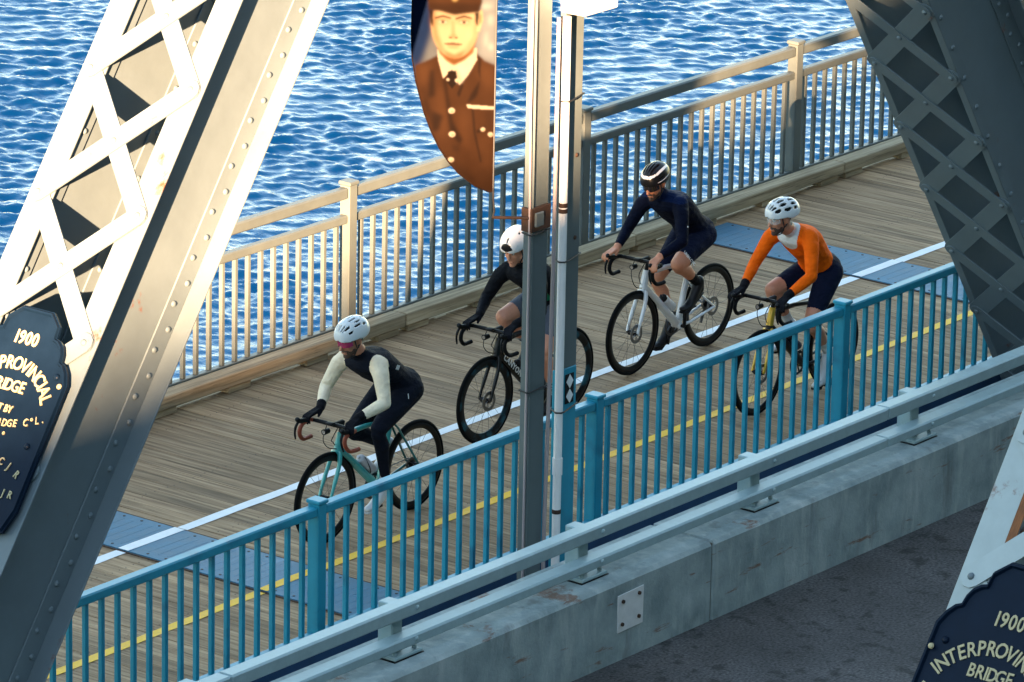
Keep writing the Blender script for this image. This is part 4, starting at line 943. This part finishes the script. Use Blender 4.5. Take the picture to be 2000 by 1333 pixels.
def person(x0, y0, label, head, hyaw, hpitch, sh, shw, hands, elbow_out, lp, rp, cfg, bare=False, hip=(.795, 0, 1.005), grip=((.0, .0), (.0, .0))):
    r = root('person', (x0, y0, 0), label, 'person', 'riders on the boardwalk')
    B = []                                    # (kind, a, ra, b, rb)
    mb = MB()
    def bone(k, a, ra, b, rb):
        B.append((k, Vector(a), ra if not isinstance(ra, (tuple, list)) else sum(ra) / 3, Vector(b), rb if not isinstance(rb, (tuple, list)) else sum(rb) / 3)); cap_hull(mb, a, ra, b, rb)
    hip = Vector(hip); sh = Vector(sh); up = (sh - hip).normalized(); bk = Vector((-up.z, 0, up.x)); bk = bk if bk.z > 0 else -bk      # bk: out of the back
    Rt = Matrix((up, Vector((0, 1, 0)), bk)).transposed()       # columns: along spine, lateral, back
    L = (sh - hip).length
    pel = hip + up * .01; wai = hip + up * L * .36 + bk * .022; che = hip + up * L * .70 + bk * .028; gir = hip + up * L * .97 + bk * .0
    def tb(k, a, ra, b, rb):
        B.append((k, a, (ra[1] + ra[2]) / 2, b, (rb[1] + rb[2]) / 2)); mb.hull(ell(a, ra, Rt) + ell(b, rb, Rt))
    tb('seat', hip + Vector((.02, 0, -.0)), (.12, .165, .125), pel + up * .06, (.11, .158, .118)); tb('waist', pel + up * .06, (.11, .156, .118), wai, (.11, .145, .110))
    tb('torso', wai, (.11, .147, .112), che, (.12, .178, .128)); tb('torso', che, (.12, .178, .126), gir, (.078, .165, .094))
    head = Vector(head); nk = gir + up * .035 + bk * .02
    hf = Vector((-math.cos(hpitch) * math.cos(hyaw), math.cos(hpitch) * math.sin(hyaw), -math.sin(hpitch))); hr = Vector((0, 0, 1)).cross(hf).normalized() * -1; hu = hr.cross(hf).normalized()
    if hu.z < 0: hu = -hu
    H = lambda f, s, u: head + hf * f + hr * s + hu * u
    Rh = Matrix((hf, hr, hu)).transposed()
    bone('neck', nk - up * .03, .066, H(-.03, 0, -.09), .056)
    def hb(k, a, ra, b, rb):
        B.append((k, a, sum(ra) / 3, b, sum(rb) / 3)); mb.hull(ell(a, ra, Rh) + ell(b, rb, Rh))
    hb('skull', H(-.012, 0, .028), (.096, .074, .092), H(-.005, 0, .0), (.090, .071, .085))
    hb('face', H(.028, 0, -.035), (.060, .058, .055), H(.034, 0, -.07), (.055, .050, .042))
    hb('jaw', H(.015, 0, -.085), (.060, .052, .030), H(.066, 0, -.118), (.026, .024, .020))
    hb('nose', H(.088, 0, -.008), (.009, .010, .012), H(.106, 0, -.050), (.013, .014, .010))
    hb('lips', H(.086, -.012, -.082), (.010, .012, .009), H(.086, .012, -.082), (.010, .012, .009))
    for sg in (-1, 1):
        hb('ear', H(-.018, sg * .076, -.012), (.020, .010, .030), H(-.012, sg * .074, -.042), (.012, .008, .014))
        hb('brow', H(.080, sg * .012, .018), (.010, .014, .010), H(.068, sg * .042, .018), (.010, .014, .010))
        hb('cheek', H(.060, sg * .034, -.040), (.018, .018, .018), H(.050, sg * .036, -.060), (.018, .016, .020))
    gl = []
    for side, sg in (('L', -1), ('R', 1)):
        S = Vector((sh.x, sg * shw, sh.z - .012)); hd = Vector(hands[0 if sg < 0 else 1]); wr = hd + Vector((.062, 0, .060)) + Vector(cfg.get('wr', (0, 0, 0)))
        E_ = ik(S, wr, cfg.get('arm', (.295, .262))[0], cfg.get('arm', (.295, .262))[1], (.10, sg * elbow_out, -.40))
        bone('uarm' + side, S + Vector((.02, -sg * .03, .0)), .070, S + (E_ - S) * .25, .061); bone('uarm' + side, S + (E_ - S) * .2, .061, E_, .046)
        bone('farm' + side, E_, .046, E_ + (wr - E_) * .3, .0455); bone('farm' + side, E_ + (wr - E_) * .3, .0455, wr, .031)
        # hand: palm over the grip, four fingers wrapped outside, thumb inside
        g = MB(); hm = g if not bare else mb
        def fb(a, ra, b, rb):
            cap_hull(hm, a, ra, b, rb)
            if bare: B.append(('hand' + side, Vector(a), ra, Vector(b), rb))
        k0 = hd + Vector((-.018, sg * .008, .028))
        if not bare: cap_hull(g, wr + (E_ - wr).normalized() * .045, .036, wr, .033)
        pw = Vector((0, sg, 0))
        for i in range(4):                       # metacarpals
            o = (i - 1.5) * .0165
            base = wr + Vector((0, sg * o * .75, -.004)); kn = k0 + Vector((-.010 + abs(i - 1.2) * -.002, sg * o * 1.12, .006 - .003 * i))
            fb(base, .0145, kn, .0125)
            ln = (.040, .044, .041, .033)[i]; sx = Vector((-.004 * (1.5 - i), sg * (.012 + .004 * i), 0))
            m1 = kn + Vector((-.026, sg * .010, -.018)) * (ln / .04) + sx * .4; m2 = m1 + Vector((-.006, sg * .004, -.028)) * (ln / .04); tp = m2 + Vector((.010, -sg * .004, -.018)) * (ln / .04)
            fb(kn, .0112, m1, .0100); fb(m1, .0100, m2, .0092); fb(m2, .0092, tp, .0080)
        fb(wr + Vector((-.004, -sg * .012, -.008)), .016, wr + Vector((-.034, -sg * .030, -.022)), .0125); fb(wr + Vector((-.034, -sg * .030, -.022)), .0125, wr + Vector((-.066, -sg * .036, -.044)), .0090)
        if not bare: gl.append((g, sg))
        # leg
        pdl = Vector(lp if sg < 0 else rp); tilt = cfg['tilt'][0 if sg < 0 else 1]
        fy = sg * .115; toe = Vector((pdl.x - .075 * math.cos(tilt), fy, pdl.z + .035 - .075 * math.sin(tilt))); heel = Vector((pdl.x + .15 * math.cos(tilt), fy, pdl.z + .038 + .15 * math.sin(tilt)))
        ank = heel + Vector((-.035, 0, .070))
        hj = hip + Vector((-.02, sg * .088, -.03)); K = ik(hj, ank, .445, .425, (-1, sg * .10, .25)); K.y += sg * .01
        d1 = (K - hj); d2 = (ank - K)
        bone('thigh' + side, hj + Vector((.02, 0, .005)), .106, hj + d1 * .45, .088); bone('thigh' + side, hj + d1 * .45, .088, K - d1 * .05, .062)
        bone('knee' + side, K - d1 * .08, .057, K + d2 * .10, .053)
        cb = Vector((d2.z, 0, -d2.x)).normalized(); cb = cb if cb.x > 0 else -cb
        bone('shin' + side, K + d2 * .08, .052, K + d2 * .34 + cb * .018, .056); bone('shin' + side, K + d2 * .34 + cb * .016, .055, K + d2 * .72, .040); bone('shin' + side, K + d2 * .72, .040, ank, .036)
        sh_ = MB(); cap_hull(sh_, heel + Vector((-.02, 0, .02)), (.036, .031, .034), toe + Vector((.03, 0, .008)), (.045, .042, .030)); cap_hull(sh_, toe + Vector((.03, 0, .006)), (.045, .042, .028), toe + Vector((-.035, 0, -.004)), (.03, .032, .022)); cap_hull(sh_, ank + Vector((-.005, 0, .02)), .043, heel + Vector((-.03, 0, .02)), .036); cap_hull(sh_, ank + Vector((-.01, 0, 0)), .042, toe + Vector((.06, 0, .02)), .036)
        sm_ = remesh(sh_, .006, 4, 'shoe'); sm_.materials.append(cfg['shoe'])
        so_ = part('shoe', sm_, r, None, True)
        sl_ = MB().hull([(p[0], p[1] + w, p[2]) for p, ww in (((toe.x - .062, toe.y, toe.z - .026), .022), ((toe.x + .0, toe.y, toe.z - .028), .04), ((heel.x - .03, heel.y, heel.z - .022), .03), ((heel.x + .012, heel.y, heel.z - .014), .018)) for w in (-ww, ww)] + [(p[0], p[1] + w, p[2] - .009) for p, ww in (((toe.x - .058, toe.y, toe.z - .026), .02), ((toe.x + .0, toe.y, toe.z - .028), .036), ((heel.x + .008, heel.y, heel.z - .014), .016)) for w in (-ww, ww)])
        part('sole', sl_.mesh('sole', cfg.get('sole', M['black'])), so_, None, True)
    me = remesh(mb, .0055, 5, 'body')
    # colour each face by the nearest bone
    n = len(me.polygons); Cn = np.empty(n * 3, np.float32); me.polygons.foreach_get('center', Cn); Cn = Cn.reshape(-1, 3)
    best = np.full(n, 1e9); idx = np.zeros(n, int); tt = np.zeros(n)
    for i, (k, a, ra, b, rb) in enumerate(B):
        a_, b_ = np.array(a), np.array(b); d = b_ - a_; t = np.clip(((Cn - a_) @ d) / max(d @ d, 1e-9), 0, 1)
        dist = np.linalg.norm(Cn - (a_ + t[:, None] * d), axis=1) - (ra + (rb - ra) * t)
        m_ = dist < best; best[m_] = dist[m_]; idx[m_] = i; tt[m_] = t[m_]
    kinds = np.array([b[0] for b in B]); lab = kinds[idx]
    names = ['skin', 'top', 'sleeve', 'shorts', 'sock', 'hair', 'beard', 'collar', 'extra', 'leg']
    mi = np.zeros(n, np.int32); ci = {k: i for i, k in enumerate(names)}
    hl = (Cn - np.array(head)) @ np.array(Matrix((hf, hr, hu)).transposed())
    mi[np.isin(lab, ['torso', 'waist'])] = ci['top']; mi[lab == 'seat'] = ci['shorts']
    spine = (Cn - np.array(hip)) @ np.array(up); mi[np.isin(lab, ['torso', 'waist', 'seat']) & (spine < cfg.get('hem', .07))] = ci['shorts']; mi[np.isin(lab, ['seat']) & (spine >= cfg.get('hem', .07))] = ci['top']
    for sd in 'LR':
        mi[lab == 'uarm' + sd] = ci['sleeve']; mi[lab == 'farm' + sd] = ci['sleeve']; mi[lab == 'thigh' + sd] = ci['shorts']
        mi[np.isin(lab, ['knee' + sd, 'shin' + sd])] = ci['leg']
        th = [i for i, b in enumerate(B) if b[0] == 'thigh' + sd][1]; mi[(idx == th) & (tt > cfg.get('short', .62))] = ci['leg']
        si = [i for i, b in enumerate(B) if b[0] == 'shin' + sd]; mi[(idx == si[2])] = ci['sock']; mi[(idx == si[1]) & (tt > cfg.get('sock_t', .75))] = ci['sock']
        fi = [i for i, b in enumerate(B) if b[0] == 'farm' + sd][1]
        if bare: mi[(idx == fi) & (tt > .93)] = ci['skin']
    mi[(lab == 'neck')] = ci['skin']; nt_ = (Cn - np.array(nk)) @ np.array(up)
    mi[(lab == 'neck') & (nt_ < cfg.get('collar_t', .02))] = ci['collar']
    mi[(lab == 'skull') & ((hl[:, 0] < -.01) | (hl[:, 2] > .05)) ] = ci['hair']; mi[(lab == 'neck') & (hl[:, 0] < -.06) & (hl[:, 2] > -.08)] = ci['hair']
    if cfg.get('gaiter'):
        gd = np.linalg.norm((Cn - np.array(nk + hf * .03 - Vector((0, 0, .03)))) * np.array((1, 1, .8)), axis=1); mi[np.isin(lab, ['torso', 'neck']) & (gd < cfg['gaiter'])] = ci['collar']
    if cfg.get('beardy'):
        mi[np.isin(lab, ['jaw']) & (hl[:, 2] < -.075)] = ci['beard']; mi[(lab == 'face') & (hl[:, 2] < -.066) & (np.abs(hl[:, 1]) > .022)] = ci['beard']; mi[np.isin(lab, ['face', 'lips', 'nose']) & (hl[:, 2] > -.076) & (hl[:, 2] < -.062) & (hl[:, 0] > .06)] = ci['beard']
    if 'extra_fn' in cfg: cfg['extra_fn'](mi, Cn, lab, ci, spine, hip)
    for k in names: me.materials.append(cfg['extra_mat'] if k == 'extra' else cfg[k])
    me.polygons.foreach_set('material_index', mi); me.update()
    body = part('body', me, r, None, True)
    for g, sg in gl:
        gm = remesh(g, .0042, 3, 'glove'); gm.materials.append(cfg['glove']); part('glove', gm, r, None, True)
    for sg in (-1, 1):
        e_ = part('eye', MB().sphere(H(.078, sg * .031, -.004), .0125, 10, 8).mesh('eye', mat('eye_white', (.6, .56, .52), .2), 180), r, None, True)
        part('iris', MB().sphere(H(.086, sg * .031, -.005), .0062, 8, 6).mesh('iris', mat('iris_dark', (.02, .015, .01), .15), 180), e_, None, True)
        part('eyebrow', MB().tube([H(.0885, sg * .014, .020), H(.087, sg * .032, .025), H(.074, sg * .050, .020)], [.0035, .0045, .003], 6).mesh('eyebrow', cfg['hair'], 60), r, None, True)
    if cfg.get('glasses'):
        lens, fr = cfg['glasses']; b = MB(); vs = []; fs = []; nn = 18
        for i in range(nn + 1):
            a = R(-72 + 144 * i / nn); rr = .083
            top, bot = .019, -.031 + (.020 * max(0, 1 - abs(a) / .22)) + .014 * max(0, abs(a) - .7)
            for z, e in ((top, 0), (bot, 0), (bot, .0025), (top, .0025)): vs.append(H(.024 + (rr + e) * math.cos(a) * .98, (rr * .92 + e) * math.sin(a), z))
        for i in range(nn):
            for k in range(4): fs.append((i * 4 + k, i * 4 + (k + 1) % 4, i * 4 + 4 + (k + 1) % 4, i * 4 + 4 + k))
        fs += [(0, 1, 2, 3), tuple(nn * 4 + k for k in range(4))]
        gl_ = part('glasses', b.add(vs, fs).mesh('glasses', lens, 60), r, None, True)
        fb_ = MB().tube([H(.024 + .086 * math.cos(R(a)) * .98, .081 * math.sin(R(a)), .020) for a in range(-72, 73, 12)], .0036, 6)
        for sg in (-1, 1): fb_.tube([H(.05, sg * .078, .018), H(-.02, sg * .082, .012)], .0035, 6)
        part('frame', fb_.mesh('frame', fr, 60), gl_, None, True)
    helmet(r, H, Rh, cfg['helmet'])
    # chin straps
    st = MB()
    for sg in (-1, 1):
        st.tube([H(.035, sg * .083, .02), H(.018, sg * .074, -.062), H(.03, sg * .045, -.118), H(.045, 0, -.142)], .0052, 6); st.tube([H(-.055, sg * .080, .01), H(.012, sg * .077, -.060)], .005, 6)
    part('chin_strap', st.mesh('chin_strap', M['strap'], 60), r, None, True)
    return r, body, H
def helmet(r, H, Rh, style):
    na, nb = 64, 72
    cols, vents = style['cols'], style['vents']
    C0 = (-.018, 0, .030); Lf, Lb, Wd, Hh = .135, .150, .103, .118
    vs = []; keep = []; mi = []
    def pos(al, be, k=1.0):
        f = (Lf if be < 0 else Lb) * -math.sin(be) * k; c = max(math.cos(be), 0) ** .82
        s = Wd * k * c * math.sin(al); u = Hh * k * c * math.cos(al)
        if u < 0: u *= .75
        return H(C0[0] + f, s, C0[2] + u - .10 * max(0, f - .06) * 0)
    A = [R(-112 + 224 * i / na) for i in range(na + 1)]; Bt = [R(-89 + 178 * j / nb) for j in range(nb + 1)]
    for a in A:
        for b in Bt: vs.append(pos(a, b))
    def inset(a, b):
        for (a0, a1, b0, b1) in vents:
            ca, cb, ha, hb = (a0 + a1) / 2, (b0 + b1) / 2, (a1 - a0) / 2, (b1 - b0) / 2
            if (abs((a - ca) / ha)) ** 3 + (abs((b - cb) / hb)) ** 3 < 1: return True
        return False
    fs = []; mats = []
    for i in range(na):
        for j in range(nb):
            a, b = math.degrees((A[i] + A[i + 1]) / 2), math.degrees((Bt[j] + Bt[j + 1]) / 2)
            q = [i * (nb + 1) + j, i * (nb + 1) + j + 1, (i + 1) * (nb + 1) + j + 1, (i + 1) * (nb + 1) + j]
            p = sum((vs[k] for k in q), Vector()) / 4; l = p - H(0, 0, 0); lf = l.dot(H(1, 0, 0) - H(0, 0, 0)); lu = l.dot(H(0, 0, 1) - H(0, 0, 0))
            rim = .018 + .10 * max(0, lf - .09) - .16 * max(0, -lf - .02) * 1.0 - (.0 if lf > .0 else .02 * min(1, -lf / .05))
            if lu < rim: continue
            if inset(a, b): continue
            fs.append(tuple(q)); mats.append(style['paint'](a, b))
    b = MB(); b.v = [tuple(v) for v in vs]; b.f = fs
    me = bpy.data.meshes.new('helmet'); me.from_pydata(b.v, [], b.f); me.polygons.foreach_set('material_index', mats)
    for c in cols: me.materials.append(c)
    bm = bmesh.new(); bm.from_mesh(me); bmesh.ops.delete(bm, geom=[v for v in bm.verts if not v.link_faces], context='VERTS')
    bmesh.ops.remove_doubles(bm, verts=bm.verts, dist=.0004); bmesh.ops.recalc_face_normals(bm, faces=bm.faces)
    cen = H(*C0); out = sum(1 if (f.calc_center_median() - cen).dot(f.normal) > 0 else -1 for f in bm.faces)
    if out < 0: bmesh.ops.reverse_faces(bm, faces=bm.faces)
    bm.to_mesh(me); bm.free(); me.shade_smooth()
    o = part('helmet', me, r, None, True); md = o.modifiers.new('thickness', 'SOLIDIFY'); md.thickness = .013; md.offset = -1; md.use_even_offset = False
    ln = MB(); lv = []; lf_ = []
    n1, n2 = 26, 26
    for i in range(n1 + 1):
        for j in range(n2 + 1): lv.append(pos(R(-95 + 190 * i / n1), R(-88 + 176 * j / n2), .86))
    for i in range(n1):
        for j in range(n2): q = i * (n2 + 1) + j; lf_.append((q, q + 1, q + n2 + 2, q + n2 + 1))
    ln.v = [tuple(v) for v in lv]; ln.f = lf_
    part('helmet_liner', ln.mesh('helmet_liner', M['black'], 180), o, None, True)
    return o

fab = lambda n, c, rough=.75, sc=0.8, bs=10: mat('fabric_' + n, c, rough, var=.12, vscale=14, bump=sc, bscale=bs, spec=.08, bdist=.035, stretch=(1, 1, 1.6))
skinm = lambda n, c: mat('skin_' + n, c, .5, var=.10, vscale=20, bump=.05, bscale=60)
navyblk, cream, blk, orange, navy, grey, wsh, dnavy, bluey = fab('vest', (.008, .010, .018)), fab('cream', (.92, .75, .55)), fab('black', (.007, .008, .011)), fab('orange', (1.0, .13, .004)), fab('navy', (.0035, .0055, .017)), fab('grey', (.10, .11, .14)), fab('white', (.66, .67, .68)), fab('darknavy', (.006, .009, .026)), fab('royal', (.004, .012, .05))
sk1, sk2, sk3, sk4 = skinm('a', (.56, .215, .12)), skinm('b', (.66, .28, .17)), skinm('c', (.58, .225, .12)), skinm('d', (.52, .215, .125))
hairm = mat('hair_dark', (.018, .012, .008), .7, bump=.3, bscale=90); brd = mat('beard_dark', (.09, .05, .035), .8, var=.3, vscale=80); brd4 = mat('beard_black', (.06, .035, .028), .8, var=.3, vscale=80)
gbk = fab('glove', (.008, .008, .011)); gn = fab('green', (.01, .16, .08))
shoe_w, shoe_k = mat('shoe_white', (.66, .66, .67), .45, var=.08), mat('shoe_black', (.007, .007, .008), .45, spec=.3)
hw = mat('helmet_white', (.78, .79, .80), .3, coat=.4); hk = mat('helmet_black', (.005, .005, .007), .3, spec=.4)
def slots(rows, segs): return [(a - w, a + w, b0, b1) for a, w, off in rows for b0, b1 in segs] 
v1 = [(-8, -1, -66, -34), (4, 11, -64, -34), (17, 24, -62, -32), (-24, -17, -62, -32), (-36, -30, -60, -34), (32, 41, -48, -22), (-41, -32, -48, -22), (56, 66, -40, -22), (-66, -56, -40, -22), (-52, -44, -12, 14), (44, 52, -12, 14), (-20, -13, -14, 14), (13, 20, -14, 14), (-4, 3, -6, 20), (30, 37, -2, 22), (-37, -30, -2, 22), (-60, -50, 20, 38), (50, 60, 20, 38), (-26, -17, 26, 48), (17, 26, 26, 48)]
v4 = [(-7, 7, -70, -42), (14, 27, -66, -40), (-27, -14, -66, -40), (33, 47, -60, -36), (-47, -33, -60, -36), (53, 69, -50, -24), (-69, -53, -50, -24), (-7, 7, -32, -2), (15, 28, -28, 2), (-28, -15, -28, 2), (36, 48, -24, 2), (-48, -36, -24, 2), (58, 72, -14, 14), (-72, -58, -14, 14), (-9, 9, 10, 36), (18, 32, 12, 38), (-32, -18, 12, 38), (40, 54, 16, 40), (-54, -40, 16, 40), (60, 74, 22, 42), (-74, -60, 22, 42), (-16, 16, 46, 60)]
v3 = [(-9, -2, -50, 20), (2, 9, -50, 20), (18, 28, -44, 16), (-28, -18, -44, 16), (66, 76, -30, 0), (-76, -66, -30, 0), (-20, 20, 34, 48)]
v2 = [(-10, -1, -64, -36), (6, 14, -6, 6), (30, 38, -8, 6), (-38, -30, -8, 6), (-14, 14, 40, 56)]
def horseshoe(a, b):
    q = ((abs(a) / 50) ** 3 + (max(0, -b) / 64) ** 3) ** (1 / 3)
    return 1 if (.86 < q < 1.05 and b < 42) or (80 < abs(a) < 85 and -40 < b < 40) else 0
H1 = dict(cols=[hw], vents=v1, paint=lambda a, b: 0); H4 = dict(cols=[hw], vents=v4, paint=lambda a, b: 0)
H3 = dict(cols=[hk, hw], vents=v3, paint=horseshoe); H2 = dict(cols=[hw, hk], vents=v2, paint=lambda a, b: 1 if (b < -61 - abs(a) * .05 and abs(a) < 75) else 0)
lens_r = mat('lens_magenta', (.42, .02, .10), .12, coat=1); lens_k = mat('lens_dark', (.012, .008, .012), .08, coat=1)
def clear_lens():
    m = bpy.data.materials.new('lens_clear'); m.use_nodes = True; b = m.node_tree.nodes['Principled BSDF']
    b.inputs['Base Color'].default_value = (.9, .9, .9, 1); b.inputs['Roughness'].default_value = .05; b.inputs['Alpha'].default_value = .18; return m
lens_c = clear_lens()
def base(skin, **k):
    d = dict(skin=skin, top=blk, sleeve=blk, shorts=blk, sock=blk, hair=hairm, beard=brd, collar=blk, extra_=None, leg=skin, shoe=shoe_k, glove=gbk, tilt=(.25, .25)); d.update(k)
    e = d.pop('extra', None); d.pop('extra_')
    out = {k_: v for k_, v in d.items()}; out['extra_mat'] = d.get('extra_mat', blk)
    if e: out['extra_fn'] = e
    return out
loc = lambda b, i: tuple(b[i])
def green_belly(mi, C, lab, ci, spine, hip): mi[np.isin(lab, ['torso', 'waist']) & (spine > .10) & (spine < .34) & (C[:, 2] < .995 + .55 * spine - .06)] = ci['extra']
def blue_yoke(mi, C, lab, ci, spine, hip): mi[np.isin(lab, ['torso', 'neck', 'uarmL', 'uarmR']) & (spine > .42) & (C[:, 2] > 1.345)] = ci['extra']
p1 = person(*R1, 'rider in black vest with cream sleeves and magenta glasses, leading on the teal bike', (.262, .0, 1.470), R(6), R(14), (.385, 0, 1.275), .170, ((.062, -.186, .885), (.095, .186, .88)), .35, b1[4], b1[5],
            base(sk1, top=navyblk, sleeve=cream, shorts=navyblk, leg=navyblk, sock=navyblk, collar=cream, shoe=shoe_w, sole=mat('sole_white', (.6, .6, .6), .5), beardy=True, glasses=(lens_r, M['black']), helmet=H1, tilt=(.45, .35), hem=.06, arm=(.268, .222), wr=(.008, 0, -.002), collar_t=.045), hip=(.83, 0, .995))
p2 = person(*R2, 'rider in black jersey and grey shorts, half hidden behind the steel pole', (.325, .0, 1.462), R(-8), R(20), (.42, 0, 1.245), .168, ((.045, -.186, .885), (.085, .186, .88)), .35, b2[4], b2[5],
            base(sk2, top=blk, sleeve=blk, shorts=grey, leg=sk2, sock=mat('sock_striped', (.35, .36, .38), .8, dirt=((.02, .02, .03), .45, 3, (1, 1, 18))), helmet=H2, tilt=(.12, .30), short=.55, extra=green_belly, extra_mat=gn, beard=mat('stubble', (.30, .14, .09), .7), beardy=False, arm=(.268, .225), wr=(.008, 0, -.002)), hip=(.83, 0, .995))
p3 = person(*R3, 'bare-handed rider in navy jersey and black and white helmet on the white bike', (.235, .0, 1.512), R(-4), R(18), (.365, 0, 1.335), .172, ((-.008, -.205, .925), (-.008, .205, .925)), .30, b3[4], b3[5],
            base(sk3, top=navy, sleeve=navy, shorts=dnavy, leg=sk3, sock=blk, collar=navy, glasses=(lens_k, M['black']), helmet=H3, tilt=(.42, .45), short=.66, extra=blue_yoke, extra_mat=bluey, beardy=True, sock_t=.6, beard=brd, arm=(.288, .232)), bare=True)
p4 = person(*R4, 'rider in bright orange jersey and navy shorts on the gold bike', (.225, .0, 1.528), R(20), R(8), (.40, 0, 1.358), .174, ((-.002, -.203, .912), (.0, .203, .912)), .32, b4[4], b4[5],
            base(sk4, top=orange, sleeve=orange, shorts=dnavy, leg=sk4, sock=wsh, collar=wsh, shoe=shoe_w, glasses=(lens_c, M['black']), helmet=H4, tilt=(.75, .25), short=.62, beardy=True, beard=brd4, hem=.10, collar_t=.085, gaiter=.10))
# small printed marks on the kit
def decal(body, x, z, side, pts_list, m, nm='printed_mark', rot=0.0, text=None, size=.03):
    bvh = BVHTree.FromObject(body, bpy.context.evaluated_depsgraph_get())
    h = bvh.ray_cast(Vector((x, side * 1.0, z)), Vector((0, -side, 0)))
    if h[0] is None: return
    p, n = h[0], h[1].normalized(); X = Vector((1, 0, 0)) if side < 0 else Vector((-1, 0, 0)); X = (X - n * X.dot(n)).normalized(); Y = n.cross(X)
    G = frame(p + n * .0035, X, Y, n) @ Matrix.Rotation(rot, 4, 'Z')
    if text: me = text_mesh(text, size, m, .0006, bold=.0006)
    else:
        b = MB()
        for q in pts_list: b.hull([(u, v, w) for u, v in q for w in (-.0005, .0008)])
        me = b.mesh(nm, m)
    part(nm, me, body, G, True)
bpy.context.view_layer.update()
bar = lambda u: [(u, 0), (u + .009, 0), (u + .018, .034), (u + .009, .034)]
decal(p1[1], .56, 1.20, -1, [bar(0), bar(.017), bar(.034)], M['pvc'], rot=-.4)
decal(p1[1], .69, .95, -1, [[(0, 0), (.007, 0), (.018, .036), (.010, .036)]], M['pvc'])
decal(p3[1], .445, .885, -1, None, M['pvc'], 'hem_lettering', rot=.95 - 1.57 - .25, text='URBN CYC', size=.034)
decal(p3[1], .30, 1.18, -1, [[(0, 0), (.012, 0), (.012, .012), (0, .012)]], M['pvc'])
decal(p4[1], .42, 1.20, -1, [[(0, 0), (.05, -.004), (.05, .01), (0, .012)]], M['pvc'])
bpy.data.scenes.remove(TS)
